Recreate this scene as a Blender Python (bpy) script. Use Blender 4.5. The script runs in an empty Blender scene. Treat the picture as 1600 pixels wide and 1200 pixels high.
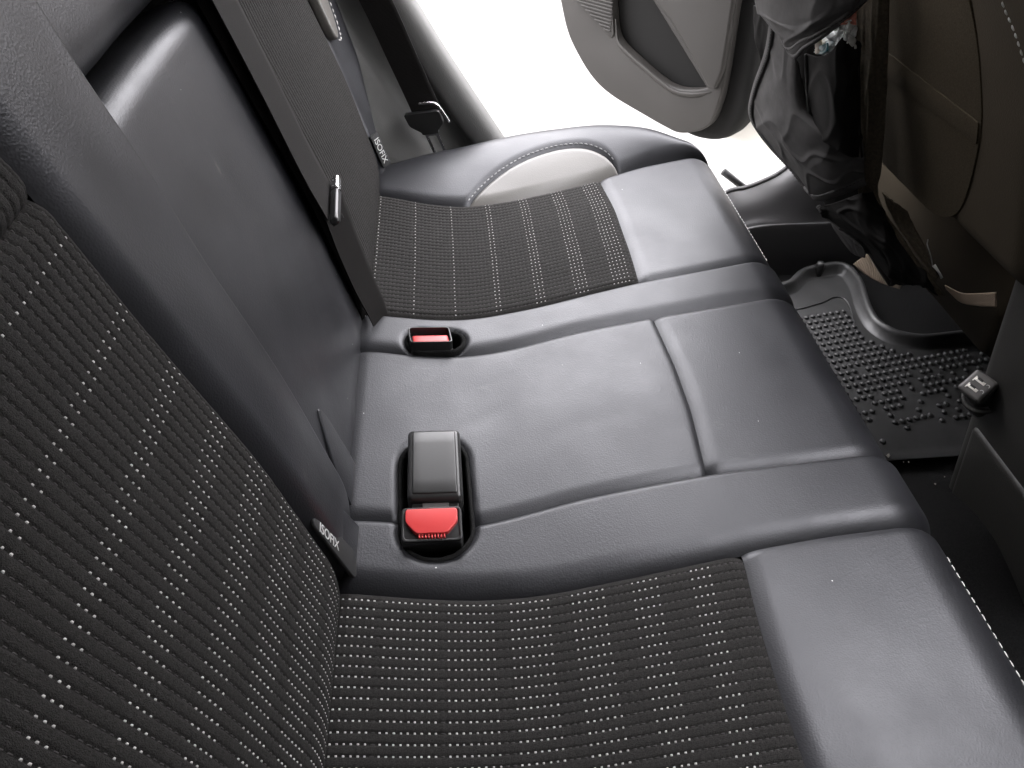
import bpy, bmesh, math
import numpy as np
from mathutils import Matrix, Vector
R_ = math.radians
sc = bpy.context.scene
COL = sc.collection

# ------------------------------------------------------------------ camera
cam = bpy.data.cameras.new('camera'); camo = bpy.data.objects.new('camera', cam); COL.objects.link(camo)
camo.location = (0.102, 0.0, 0.55)
camo.rotation_euler = (R_(48), 0, R_(-5))
cam.sensor_width = 36; cam.lens = 27; cam.clip_start = 0.01; cam.clip_end = 200
sc.camera = camo
# ------------------------------------------------------------------ world: even white overcast daylight
w = bpy.data.worlds.new('World'); sc.world = w; w.use_nodes = True
bg = w.node_tree.nodes['Background']; bg.inputs[0].default_value = (0.985, 0.965, 1.0, 1); bg.inputs[1].default_value = 14.5
sc.view_settings.view_transform = 'Standard'; sc.view_settings.look = 'None'
sc.view_settings.exposure = 0.0; sc.view_settings.gamma = 1
sc.render.engine = 'CYCLES'
sc.cycles.use_denoising = True
sc.cycles.max_bounces = 8; sc.cycles.diffuse_bounces = 5; sc.cycles.sample_clamp_indirect = 6
rng = np.random.default_rng(7)

# ------------------------------------------------------------------ helpers
def tag(o, label=None, cat=None, group=None, kind=None):
    if label: o['label'] = label
    if cat: o['category'] = cat
    if group: o['group'] = group
    if kind: o['kind'] = kind
    return o
def empty(name, loc=(0, 0, 0)):
    o = bpy.data.objects.new(name, None); COL.objects.link(o); o.location = loc; o.empty_display_size = 0.05
    return o
def link(name, me, mat, parent=None, kind=None):
    o = bpy.data.objects.new(name, me); COL.objects.link(o)
    if mat is not None: me.materials.append(mat)
    if parent is not None:
        o.parent = parent
        off = Vector((0, 0, 0)); p = parent
        while p is not None: off += p.location; p = p.parent
        o.location = -off            # geometry is written in world coordinates
        if o.location.length == 0: o.location = (0, 0, 0)
    if kind: o['kind'] = kind
    return o
def mesh(name, V, F, mat, parent=None, smooth=True, kind=None, uv=None):
    me = bpy.data.meshes.new(name)
    V = np.asarray(V, np.float32).reshape(-1, 3)
    me.from_pydata(V.tolist(), [], F if isinstance(F, list) else F.tolist())
    if smooth: me.polygons.foreach_set('use_smooth', np.ones(len(me.polygons), bool))
    if uv is not None:
        l = me.uv_layers.new(name='UVMap'); vi = np.zeros(len(me.loops), np.int32); me.loops.foreach_get('vertex_index', vi)
        l.data.foreach_set('uv', np.asarray(uv, np.float32).reshape(-1, 2)[vi].ravel())
    me.update()
    return link(name, me, mat, parent, kind)
def gridfaces(nu, nv):
    i = np.arange(nu * nv).reshape(nu, nv)
    return np.stack([i[:-1, :-1], i[1:, :-1], i[1:, 1:], i[:-1, 1:]], -1).reshape(-1, 4)
def grid(name, P, mat, parent=None, keep=None, flip=False, uv=None, kind=None):
    nu, nv = P.shape[:2]
    F = gridfaces(nu, nv)
    if keep is not None: F = F[keep.reshape(-1)[F].any(1) if keep.shape == (nu, nv) else keep.ravel()]
    if flip: F = F[:, ::-1]
    return mesh(name, P.reshape(-1, 3), F, mat, parent, uv=uv, kind=kind)
def sm(pts, n=400, k=25):
    """smooth curve y(x) through points"""
    a = np.array(sorted(pts)); xs = np.linspace(a[0, 0], a[-1, 0], n); ys = np.interp(xs, a[:, 0], a[:, 1])
    pad = np.r_[np.full(k, ys[0]) + (ys[1] - ys[0]) * np.arange(-k, 0), ys, np.full(k, ys[-1]) + (ys[-1] - ys[-2]) * np.arange(1, k + 1)]
    ker = np.hanning(2 * k + 1); ker /= ker.sum(); ys = np.convolve(pad, ker, 'valid')
    return lambda x: np.interp(x, xs, ys)
def catmull(P, n):
    """resample control points along axis 0 with a Catmull-Rom spline"""
    P = np.asarray(P, float); m = len(P); t = np.linspace(0, m - 1, n); i = np.clip(t.astype(int), 0, m - 2); f = (t - i).reshape((-1,) + (1,) * (P.ndim - 1))
    Q = np.concatenate([[2 * P[0] - P[1]], P, [2 * P[-1] - P[-2]]])
    a, b, c, d = Q[i], Q[i + 1], Q[i + 2], Q[i + 3]
    return 0.5 * (2 * b + (c - a) * f + (2 * a - 5 * b + 4 * c - d) * f * f + (3 * b - a - 3 * c + d) * f ** 3)
def vnoise(x, y, seed=0):
    """smooth value noise on arrays"""
    def h(i, j):
        n = (i * 374761393 + j * 668265263 + seed * 974634777) & 0x7fffffff
        n = ((n ^ (n >> 13)) * 1274126177) & 0x7fffffff
        return ((n ^ (n >> 16)) & 0xffff) / 65535.0
    xi = np.floor(x).astype(np.int64); yi = np.floor(y).astype(np.int64); fx = x - xi; fy = y - yi
    fx = fx * fx * (3 - 2 * fx); fy = fy * fy * (3 - 2 * fy)
    return (h(xi, yi) * (1 - fx) + h(xi + 1, yi) * fx) * (1 - fy) + (h(xi, yi + 1) * (1 - fx) + h(xi + 1, yi + 1) * fx) * fy - 0.5
def normals(P):
    du = np.gradient(P, axis=0); dv = np.gradient(P, axis=1); n = np.cross(du, dv)
    return n / (np.linalg.norm(n, axis=-1, keepdims=True) + 1e-12)
class Frame:
    def __init__(s, o, a, b, c): s.o, s.a, s.b, s.c = [np.array(v, float) for v in (o, a, b, c)]
    def __call__(s, a, b, c=0.0):
        a, b, c = np.broadcast_arrays(np.asarray(a, float), np.asarray(b, float), np.asarray(c, float))
        return s.o + a[..., None] * s.a + b[..., None] * s.b + c[..., None] * s.c
    def sub(s, a, b, c, ra=None):
        return Frame(s(a, b, c), s.a, s.b, s.c)
def unit(v): v = np.array(v, float); return v / np.linalg.norm(v)
def edgepts(lo, hi, R, n, k=6):
    ph = np.linspace(0, math.pi / 2, k + 1)
    e = R * (1 - np.cos(ph))
    R2 = min(R, (hi - lo) / 2)
    e = e * R2 / R
    mid = np.linspace(lo + R2, hi - R2, n + 2)[1:-1] if hi - lo > 2 * R2 + 1e-6 else []
    return np.r_[lo + e, mid, (hi - e)[::-1]]
def slab(name, fr, a0, a1, b0, b1, top, R, depth, mat, parent=None, na=4, nb=4, disp=None, k=6, kind=None, closed=True, skew=None):
    """rounded slab: top at height `top` along fr.c, rolled edges of radius R, walls down by depth"""
    A = edgepts(a0, a1, R, na, k); B = edgepts(b0, b1, R, nb, k)
    a, b = np.meshgrid(A, B, indexing='ij')
    ea = np.where(a < a0 + R, a - (a0 + R), np.where(a > a1 - R, a - (a1 - R), 0.0))
    eb = np.where(b < b0 + R, b - (b0 + R), np.where(b > b1 - R, b - (b1 - R), 0.0))
    l = np.hypot(ea, eb); f = np.where(l > R, R / np.maximum(l, 1e-9), 1.0)
    a = a + ea * (f - 1); b = b + eb * (f - 1); l = np.minimum(l, R)
    c = top - R + np.sqrt(np.maximum(R * R - l * l, 0))
    if disp is not None: c = c + disp(a, b)
    if skew is not None: a, b, c = skew(a, b, c)
    P = fr(a, b, c); nu, nv = P.shape[:2]
    V = P.reshape(-1, 3); F = gridfaces(nu, nv).tolist()
    idx = np.arange(nu * nv).reshape(nu, nv)
    ring = np.r_[idx[:-1, 0], idx[-1, :-1], idx[:0:-1, -1], idx[0, :0:-1]]
    low = V[ring] - fr.c * (depth - R if depth > R else 0.001)
    n0 = len(V); m = len(ring); V = np.r_[V, low]
    for i in range(m):
        j = (i + 1) % m; F.append([int(ring[j]), int(ring[i]), n0 + i, n0 + j])
    if closed: F.append([n0 + i for i in range(m)][::-1])
    if np.dot(np.cross(fr.a, fr.b), fr.c) < 0: F = [q[::-1] for q in F]
    o = mesh(name, V, F, mat, parent, kind=kind)
    return o
def prism(name, fr, pts, c0, c1, mat, parent=None, bevel=0.0, seg=3, kind=None, smooth=True, holes=()):
    """polygon in the (a,b) plane of a frame, extruded from c0 to c1, edges bevelled"""
    bm = bmesh.new()
    if holes:
        es = []
        for loop in [pts] + list(holes):
            vs = [bm.verts.new(fr(p[0], p[1], c1)) for p in loop]
            es += [bm.edges.new((vs[i], vs[(i + 1) % len(vs)])) for i in range(len(vs))]
        bmesh.ops.triangle_fill(bm, edges=es, use_beauty=True)
        bmesh.ops.dissolve_limit(bm, angle_limit=0.01, verts=bm.verts[:], edges=[e for e in bm.edges if len(e.link_faces) == 2], delimit=set())
        r = bmesh.ops.extrude_face_region(bm, geom=bm.faces[:])
        for v in [g for g in r['geom'] if isinstance(g, bmesh.types.BMVert)]: v.co += Vector(fr.c * (c0 - c1))
    else:
        vs = [bm.verts.new(fr(p[0], p[1], c0)) for p in pts]
        f = bm.faces.new(vs)
        r = bmesh.ops.extrude_face_region(bm, geom=[f])
        for v in [g for g in r['geom'] if isinstance(g, bmesh.types.BMVert)]: v.co += Vector(fr.c * (c1 - c0))
    bmesh.ops.recalc_face_normals(bm, faces=bm.faces[:])
    if bevel:
        sharp = [e for e in bm.edges if len(e.link_faces) == 2 and e.calc_face_angle(0) > 0.5]
        bmesh.ops.bevel(bm, geom=sharp, offset=bevel, segments=seg, profile=0.5, affect='EDGES', clamp_overlap=True)
    me = bpy.data.meshes.new(name); bm.to_mesh(me); bm.free()
    if smooth:
        me.polygons.foreach_set('use_smooth', np.ones(len(me.polygons), bool))
        try: me.set_sharp_from_angle(angle=0.7)
        except Exception: pass
    return link(name, me, mat, parent, kind)
def tube(name, path, r, mat, parent=None, n=10, kind=None, ry=None, close=True):
    P = np.asarray(path, float); T = np.gradient(P, axis=0); T /= np.linalg.norm(T, axis=1, keepdims=True)
    up = np.array([0, 0, 1.0]) if abs(T[0, 2]) < 0.9 else np.array([1.0, 0, 0])
    V = []; r = np.broadcast_to(np.asarray(r, float), (len(P),))
    for i in range(len(P)):
        x = unit(np.cross(T[i], up)); y = np.cross(x, T[i]); up = y
        for k in range(n):
            a = 2 * math.pi * k / n
            V.append(P[i] + r[i] * (x * math.cos(a) + y * math.sin(a) * (1 if ry is None else ry)))
    F = []
    for i in range(len(P) - 1):
        for k in range(n):
            F.append([i * n + k, i * n + (k + 1) % n, (i + 1) * n + (k + 1) % n, (i + 1) * n + k])
    if close: F.append(list(range(n))[::-1]); F.append([(len(P) - 1) * n + k for k in range(n)])
    return mesh(name, V, F, mat, parent, kind=kind)
def roundpoly(pts, r, n=5):
    """round the corners of a 2-D polygon"""
    pts = np.array(pts, float); out = []; m = len(pts)
    for i in range(m):
        p, a, b = pts[i], pts[i - 1], pts[(i + 1) % m]
        ri = r[i] if hasattr(r, '__len__') else r
        da = a - p; db = b - p; la = np.linalg.norm(da); lb = np.linalg.norm(db); k = min(ri, la * .48, lb * .48)
        A = p + da / la * k; B = p + db / lb * k
        for t in np.linspace(0, 1, n): out.append(tuple((1 - t) ** 2 * A + 2 * t * (1 - t) * p + t * t * B))
    return out
def text(body, name, mat, parent, M, size):
    cu = bpy.data.curves.new(name, 'FONT'); cu.body = body; cu.size = size; cu.extrude = 0.00015; cu.align_x = 'CENTER'; cu.align_y = 'CENTER'
    o = bpy.data.objects.new(name, cu); COL.objects.link(o); cu.materials.append(mat)
    o.parent = parent; off = Vector((0, 0, 0)); p = parent
    while p is not None: off += p.location; p = p.parent
    M = M.copy(); M.translation -= off
    o.matrix_local = M
    bpy.context.view_layer.update()
    me = bpy.data.meshes.new_from_object(o.evaluated_get(bpy.context.evaluated_depsgraph_get()))
    q = bpy.data.objects.new(name, me); COL.objects.link(q); q.parent = parent; q.matrix_local = M
    bpy.data.objects.remove(o)
    return q
def framemat(o, x, y):
    x = Vector(x).normalized(); y = Vector(y); z = x.cross(y).normalized(); y = z.cross(x)
    return Matrix(((x.x, y.x, z.x, o[0]), (x.y, y.y, z.y, o[1]), (x.z, y.z, z.z, o[2]), (0, 0, 0, 1)))

# ------------------------------------------------------------------ materials
def mat(name, col, rough=0.5, spec=0.5, metal=0.0, grain=None, bump=None, mottle=0.0, mscale=8.0, sheen=0.0, dust=0.0, rvar=0.0, coat=0.0, emit=None, trans=0.0, smear=0.0):
    """procedural surface. grain=(scale, strength): cellular relief; bump=(scale, strength): noise relief"""
    m = bpy.data.materials.new(name); m.use_nodes = True; nt = m.node_tree; N = nt.nodes; L = nt.links
    b = N['Principled BSDF']; b.inputs['Base Color'].default_value = (*col, 1); b.inputs['Roughness'].default_value = rough
    b.inputs['Specular IOR Level'].default_value = spec; b.inputs['Metallic'].default_value = metal
    if sheen: b.inputs['Sheen Weight'].default_value = sheen; b.inputs['Sheen Roughness'].default_value = 0.5
    if coat: b.inputs['Coat Weight'].default_value = coat
    if trans: b.inputs['Transmission Weight'].default_value = trans
    tc = N.new('ShaderNodeTexCoord'); co = tc.outputs['Object']
    def noise(scale, detail=3, rough_=0.6):
        n = N.new('ShaderNodeTexNoise'); n.inputs['Scale'].default_value = scale; n.inputs['Detail'].default_value = detail; n.inputs['Roughness'].default_value = rough_
        L.new(co, n.inputs['Vector']); return n.outputs['Fac']
    colsock = None
    if mottle:
        mr = N.new('ShaderNodeMapRange'); mr.inputs['From Min'].default_value = 0.3; mr.inputs['From Max'].default_value = 0.7
        mr.inputs['To Min'].default_value = 1 - mottle; mr.inputs['To Max'].default_value = 1 + mottle; L.new(noise(mscale), mr.inputs['Value'])
        mx = N.new('ShaderNodeVectorMath'); mx.operation = 'SCALE'; mx.inputs[0].default_value = col; L.new(mr.outputs[0], mx.inputs['Scale'])
        colsock = mx.outputs[0]
    if dust:
        v = N.new('ShaderNodeTexVoronoi'); v.inputs['Scale'].default_value = 70; L.new(co, v.inputs['Vector'])
        lt = N.new('ShaderNodeMath'); lt.operation = 'LESS_THAN'; lt.inputs[1].default_value = 0.045; L.new(v.outputs['Distance'], lt.inputs[0])
        sp = N.new('ShaderNodeSeparateColor'); L.new(v.outputs['Color'], sp.inputs[0])
        gt = N.new('ShaderNodeMath'); gt.operation = 'GREATER_THAN'; gt.inputs[1].default_value = 1 - dust; L.new(sp.outputs[0], gt.inputs[0])
        mu = N.new('ShaderNodeMath'); mu.operation = 'MULTIPLY'; L.new(lt.outputs[0], mu.inputs[0]); L.new(gt.outputs[0], mu.inputs[1])
        mix = N.new('ShaderNodeMix'); mix.data_type = 'RGBA'; L.new(mu.outputs[0], mix.inputs[0])
        if colsock: L.new(colsock, mix.inputs[6])
        else: mix.inputs[6].default_value = (*col, 1)
        mix.inputs[7].default_value = (0.5, 0.5, 0.48, 1); colsock = mix.outputs[2]
    if colsock: L.new(colsock, b.inputs['Base Color'])
    if rvar:
        mr = N.new('ShaderNodeMapRange'); mr.inputs['From Min'].default_value = 0.3; mr.inputs['From Max'].default_value = 0.7
        mr.inputs['To Min'].default_value = rough - rvar; mr.inputs['To Max'].default_value = rough + rvar; L.new(noise(14, 5), mr.inputs['Value']); L.new(mr.outputs[0], b.inputs['Roughness'])
    h = None
    if grain:
        v = N.new('ShaderNodeTexVoronoi'); v.inputs['Scale'].default_value = grain[0]; L.new(co, v.inputs['Vector'])
        bp = N.new('ShaderNodeBump'); bp.inputs['Strength'].default_value = grain[1]; bp.inputs['Distance'].default_value = 0.0006
        L.new(v.outputs['Distance'], bp.inputs['Height']); h = bp.outputs[0]
    if bump:
        bp = N.new('ShaderNodeBump'); bp.inputs['Strength'].default_value = bump[1]; bp.inputs['Distance'].default_value = 0.001
        L.new(noise(bump[0], 4), bp.inputs['Height'])
        if h: L.new(h, bp.inputs['Normal'])
        h = bp.outputs[0]
    if h: L.new(h, b.inputs['Normal'])
    if emit: b.inputs['Emission Color'].default_value = (*emit[0], 1); b.inputs['Emission Strength'].default_value = emit[1]
    return m
def fabric_mat(name, col):
    m = mat(name, col, rough=0.95, spec=0.18, mottle=0.55, mscale=1100, bump=(1300, 1.0))
    return m
def web_mat(name, col, scale, strength=0.6, axis='X'):
    """woven tape: fine bands in relief, in surface (UV) coordinates"""
    m = mat(name, col, rough=0.85, spec=0.12); nt = m.node_tree; N = nt.nodes; L = nt.links
    tc = [n for n in N if n.type == 'TEX_COORD'][0]
    wv = N.new('ShaderNodeTexWave'); wv.wave_type = 'BANDS'; wv.bands_direction = 'DIAGONAL'; wv.inputs['Scale'].default_value = scale; wv.inputs['Distortion'].default_value = 0.3
    L.new(tc.outputs['UV'], wv.inputs['Vector'])
    bp = N.new('ShaderNodeBump'); bp.inputs['Strength'].default_value = strength; bp.inputs['Distance'].default_value = 0.0008
    L.new(wv.outputs['Fac'], bp.inputs['Height']); L.new(bp.outputs[0], N['Principled BSDF'].inputs['Normal'])
    return m
M = {}
M['leather'] = mat('black_leather', (0.0093, 0.0095, 0.0112), rough=0.45, spec=0.56, grain=(640, 0.20), bump=(220, 0.05), mottle=0.15, mscale=7, rvar=0.05, dust=0.05)
def scuffs(m):
    nt = m.node_tree; N = nt.nodes; L = nt.links; b = N['Principled BSDF']; tc = [n for n in N if n.type == 'TEX_COORD'][0]
    b.inputs['Specular Tint'].default_value = (0.95, 0.96, 1.0, 1)
    mp = N.new('ShaderNodeMapping'); mp.inputs['Rotation'].default_value = (0, 0, 0.5); mp.inputs['Scale'].default_value = (26, 90, 40); L.new(tc.outputs['Object'], mp.inputs['Vector'])
    n1 = N.new('ShaderNodeTexNoise'); n1.inputs['Scale'].default_value = 1.0; n1.inputs['Detail'].default_value = 4; L.new(mp.outputs[0], n1.inputs['Vector'])
    n2 = N.new('ShaderNodeTexNoise'); n2.inputs['Scale'].default_value = 9.0; L.new(tc.outputs['Object'], n2.inputs['Vector'])
    r1 = N.new('ShaderNodeMapRange'); r1.inputs['From Min'].default_value = 0.64; r1.inputs['From Max'].default_value = 0.80; L.new(n1.outputs['Fac'], r1.inputs['Value'])
    r2 = N.new('ShaderNodeMapRange'); r2.inputs['From Min'].default_value = 0.58; r2.inputs['From Max'].default_value = 0.72; L.new(n2.outputs['Fac'], r2.inputs['Value'])
    mu = N.new('ShaderNodeMath'); mu.operation = 'MULTIPLY'; L.new(r1.outputs[0], mu.inputs[0]); L.new(r2.outputs[0], mu.inputs[1])
    mu2 = N.new('ShaderNodeMath'); mu2.operation = 'MULTIPLY'; mu2.inputs[1].default_value = 0.45; L.new(mu.outputs[0], mu2.inputs[0])
    src = b.inputs['Base Color'].links[0].from_socket
    mix = N.new('ShaderNodeMix'); mix.data_type = 'RGBA'; L.new(mu2.outputs[0], mix.inputs[0]); L.new(src, mix.inputs[6]); mix.inputs[7].default_value = (0.16, 0.155, 0.145, 1)
    L.new(mix.outputs[2], b.inputs['Base Color'])
scuffs(M['leather'])
M['beige'] = mat('grey_beige_leather', (0.105, 0.100, 0.092), rough=0.4, grain=(620, 0.2), mottle=0.08, mscale=6)
M['fabric'] = fabric_mat('ribbed_fabric', (0.0200, 0.0190, 0.0180))
M['thread'] = mat('pale_thread', (0.42, 0.415, 0.40), rough=0.7, mottle=0.25, mscale=300)
M['thread_grey'] = mat('grey_thread', (0.30, 0.30, 0.30), rough=0.7)
M['thread_dark'] = mat('charcoal_thread', (0.030, 0.028, 0.027), rough=0.8, mottle=0.5, mscale=260)
M['felt'] = mat('black_felt', (0.012, 0.012, 0.012), rough=1.0, spec=0.1, bump=(900, 1.0), mottle=0.4, mscale=700)
M['plastic'] = mat('black_plastic', (0.018, 0.018, 0.018), rough=0.30, spec=0.5, bump=(300, 0.03))
M['plastic_matte'] = mat('grained_black_plastic', (0.022, 0.022, 0.023), rough=0.5, spec=0.4, grain=(900, 0.3))
M['red'] = mat('red_plastic', (0.55, 0.045, 0.045), rough=0.35, spec=0.5, bump=(200, 0.04))
M['steel'] = mat('steel', (0.55, 0.55, 0.55), rough=0.25, metal=1.0, bump=(300, 0.05))
M['webbing'] = web_mat('belt_webbing', (0.014, 0.013, 0.0125), 260)
M['white_print'] = mat('white_print', (0.5, 0.5, 0.49), rough=0.6)
M['label_black'] = mat('label_black', (0.012, 0.012, 0.012), rough=0.7, mottle=0.2, mscale=600)
M['pillar'] = mat('charcoal_trim', (0.13, 0.13, 0.125), rough=0.6, spec=0.3, grain=(700, 0.35), mottle=0.08)
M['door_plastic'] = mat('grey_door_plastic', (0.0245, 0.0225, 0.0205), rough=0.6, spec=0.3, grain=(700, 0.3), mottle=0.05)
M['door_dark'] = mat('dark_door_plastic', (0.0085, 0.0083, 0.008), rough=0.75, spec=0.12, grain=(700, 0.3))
M['paint'] = mat('white_car_paint', (0.80, 0.78, 0.73), rough=0.25, coat=0.5, mottle=0.02)
M['rubber'] = mat('black_rubber', (0.026, 0.026, 0.026), rough=0.42, spec=0.5, bump=(500, 0.15), mottle=0.25, mscale=25)
M['seal'] = mat('seal_rubber', (0.02, 0.02, 0.02), rough=0.6)
M['carpet'] = mat('black_carpet', (0.010, 0.010, 0.010), rough=1.0, spec=0.1, bump=(1100, 1.0), mottle=0.5, mscale=500)
M['sill'] = mat('dark_sill_plastic', (0.045, 0.044, 0.045), rough=0.42, spec=0.45, grain=(900, 0.2))
M['console'] = mat('console_plastic', (0.026, 0.025, 0.023), rough=0.5, spec=0.4, grain=(800, 0.35))
M['seat_cloth'] = mat('brown_black_seat_cloth', (0.044, 0.035, 0.0225), rough=0.95, spec=0.1, mottle=0.3, mscale=600, bump=(1200, 0.5))
M['seat_leather'] = mat('front_seat_leather', (0.036, 0.0285, 0.0185), rough=0.85, spec=0.14, grain=(600, 0.3), mottle=0.1)
M['nylon'] = mat('black_nylon', (0.066, 0.064, 0.063), rough=0.8, spec=0.16, bump=(45, 0.5), mottle=0.15, mscale=40)
M['nylon_dark'] = mat('black_pouch_nylon', (0.010, 0.0095, 0.009), rough=0.85, spec=0.12, bump=(45, 0.4), mottle=0.2, mscale=40)
M['binding'] = mat('brown_black_binding', (0.075, 0.062, 0.044), rough=0.85, spec=0.2, bump=(900, 0.7), mottle=0.3, mscale=250)
M['strap'] = web_mat('beige_webbing', (0.48, 0.385, 0.29), 120, 1.0)
M['film'] = mat('clear_grey_film', (0.62, 0.64, 0.63), rough=0.15, spec=0.6, mottle=0.35, mscale=60, bump=(70, 0.9))
M['pink'] = mat('pink_print', (0.62, 0.22, 0.16), rough=0.3, mottle=0.4, mscale=90)
M['teal'] = mat('teal_print', (0.05, 0.22, 0.25), rough=0.3, mottle=0.3, mscale=90)
M['cream'] = mat('cream_print', (0.6, 0.52, 0.38), rough=0.4, mottle=0.3, mscale=80)
M['charger_grey'] = mat('grey_charger_plastic', (0.085, 0.081, 0.078), rough=0.4, mottle=0.06)
M['port_metal'] = mat('usb_metal', (0.8, 0.78, 0.72), rough=0.3, metal=0.3)
M['ground'] = mat('pale_concrete', (0.14, 0.137, 0.13), rough=0.9, mottle=0.12, mscale=3)
M['wall'] = mat('dark_light_blocker', (0.07, 0.062, 0.055), rough=0.9, mottle=0.2, mscale=2)
M['liner'] = mat('grey_headliner', (0.600, 0.588, 0.564), rough=1.0, spec=0.1, bump=(400, 0.3))
M['dirt'] = mat('pale_crumb', (0.30, 0.28, 0.25), rough=0.9, mottle=0.3, mscale=300)

# ------------------------------------------------------------------ the setting
tag(mesh('ground', [(-12, -12, -0.78), (14, -12, -0.78), (14, 16, -0.78), (-12, 16, -0.78)], [[0, 1, 2, 3]], M['ground'], smooth=False), kind='structure')
def box(name, a, b, m, parent=None, kind=None):
    x0, y0, z0 = a; x1, y1, z1 = b
    V = [(x0, y0, z0), (x1, y0, z0), (x1, y1, z0), (x0, y1, z0), (x0, y0, z1), (x1, y0, z1), (x1, y1, z1), (x0, y1, z1)]
    return mesh(name, V, [[3, 2, 1, 0], [4, 5, 6, 7], [0, 1, 5, 4], [1, 2, 6, 5], [2, 3, 7, 6], [3, 0, 4, 7]], m, parent, smooth=False, kind=kind)
box('light_blocking_wall', (-7, 5.6, -0.78), (9, 5.85, 1.75), M['wall'], kind='structure')  # unseen wall added to keep low daylight off the backrests
# cabin floor with a rounded tunnel along the middle
def floor():
    xs = np.linspace(-0.7, 2.0, 60); ys = np.linspace(-0.12, 1.24, 90); X, Y = np.meshgrid(xs, ys, indexing='ij')
    t = np.clip(1 - np.abs(Y - 0.558) / 0.17, 0, 1); Z = -0.31 + 0.05 * (t * t * (3 - 2 * t)) + 0.002 * vnoise(X * 40, Y * 40)
    tag(grid('floor', np.stack([X, Y, Z], -1), M['carpet']), kind='structure')
floor()
# unseen shell added to shape the daylight: overhead opening, closed sides and front
def light_shaping_roof():
    o = [(-0.75, -0.12), (1.9, -0.12), (1.9, 1.24), (-0.75, 1.24)]; h = roundpoly([(-0.45, 0.05), (-0.44, 0.05), (-0.44, 0.06), (-0.45, 0.06)], 0.06)
    h2 = roundpoly([(0.60, 0.15), (1.15, 0.15), (1.15, 1.16), (0.60, 1.16)], 0.06)  # opening made up so daylight from above brightens the cushion
    prism('light_shaping_roof', Frame((0, 0, 0), (1, 0, 0), (0, 1, 0), (0, 0, 1)), o, 0.90, 0.95, M['liner'], kind='structure', holes=[h, h2])
light_shaping_roof()
def side(name, y0, y1, opening):
    o = [(-0.75, -0.36), (1.9, -0.36), (1.9, 0.90), (-0.75, 0.90)]
    prism(name, Frame((0, 0, 0), (1, 0, 0), (0, 0, 1), (0, 1, 0)), o, y0, y1, M['pillar'], kind='structure', holes=opening)
side('light_blocking_side_near', -0.16, -0.13, [[(-0.30, 0.62), (-0.29, 0.62), (-0.29, 0.63), (-0.30, 0.63)]])  # added closed side, shuts out daylight behind the camera
side('light_shaping_side_far', 1.275, 1.30, [roundpoly([(0.26, -0.32), (0.78, -0.32), (0.90, 0.1), (0.98, 0.86), (-0.16, 0.86), (-0.18, 0.60), (-0.01, 0.25), (0.14, 0.0)], 0.03)])  # added side, its opening sized for the daylight let in
box('light_blocking_rear', (-0.75, -0.12, -0.31), (-0.60, 1.24, 0.899), M['pillar'], kind='structure')  # unseen closure added to the light-shaping shell
box('light_blocking_front', (1.60, -0.12, -0.31), (1.80, 1.24, 0.899), M['console'], kind='structure')  # unseen, added to block daylight from the front

# ------------------------------------------------------------------ rear bench cushion
bench = tag(empty('rear_seat_bench', (0.25, 0.558, -0.30)), 'black leather rear bench cushion with ribbed dotted fabric inserts', 'seat')
XR, RR = 0.478, 0.056
def prof(s):
    s = np.asarray(s, float)
    a = np.clip((s - XR) / RR, 0, math.pi / 2 * 0.96); rest = np.maximum(s - XR - RR * math.pi / 2 * 0.96, 0)
    x = np.where(s < XR, s, XR + RR * np.sin(a) + rest * np.cos(math.pi / 2 * 0.96)); z = np.where(s < XR, 0.0, -RR * (1 - np.cos(a)) - rest)
    z = z - np.where(s < 0, (s / 0.03) ** 2 * 0.016, 0) - 0.004 * np.exp(-((s - 0.13) / 0.09) ** 2)
    nx = np.where(s < XR, 0, np.sin(a)); nz = np.where(s < XR, 1, np.cos(a))
    return x, z, nx, nz
def csurf(s, y, h):
    x, z, nx, nz = prof(s)
    return np.stack([x + nx * h, y + 0 * x, z + nz * h], -1)
SEND = 0.74
fA = sm([(-.05, .373), (0, .368), (.05, .359), (.107, .353), (.16, .353), (.242, .363), (.335, .377), (.418, .387), (.507, .392), (.75, .398)])
fB = sm([(-.05, .443), (.008, .441), (.04, .436), (.09, .424), (.14, .434), (.2, .448), (.328, .466), (.421, .473), (.507, .479), (.75, .484)])
fC = sm([(-.05, .684), (.008, .680), (.053, .668), (.103, .664), (.161, .673), (.237, .694), (.332, .713), (.494, .741), (.75, .77)])
fD = sm([(-.05, .752), (.01, .747), (.06, .735), (.113, .732), (.206, .749), (.332, .786), (.501, .823), (.75, .85)])
fE = sm([(-.05, 1.052), (.006, 1.045), (.051, 1.021), (.115, 1.005), (.172, 1.011), (.24, 1.028), (.329, 1.061), (.40, 1.098), (.5, 1.128), (.75, 1.14)])
fN = lambda s: 0.066 + 0 * np.asarray(s)
fN2 = lambda s: -0.06 + 0 * np.asarray(s)
gP = sm([(-.1, .324), (.197, .324), (.262, .325), (.316, .328), (.377, .335), (.5, .335)])
gQ = sm([(.4, .326), (.466, .328), (.553, .336), (.624, .337), (.713, .332), (.8, .332)])
gR = sm([(.7, .330), (.786, .332), (.861, .335), (.981, .336), (1.061, .329), (1.2, .32)])
const = lambda c: (lambda y: c + 0 * np.asarray(y))
def capsule(p0, p1, r):
    p0 = np.array(p0); p1 = np.array(p1); d = p1 - p0; L2 = d @ d
    def f(x, y):
        t = np.clip(((x - p0[0]) * d[0] + (y - p0[1]) * d[1]) / L2, 0, 1); qx = x - p0[0] - t * d[0]; qy = y - p0[1] - t * d[1]
        l = np.hypot(qx, qy); return l - r, p0[0] + t * d[0] + qx / np.maximum(l, 1e-9) * r, p0[1] + t * d[1] + qy / np.maximum(l, 1e-9) * r
    return f
well_near = capsule((0.072, 0.424), (0.070, 0.506), 0.034)
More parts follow.
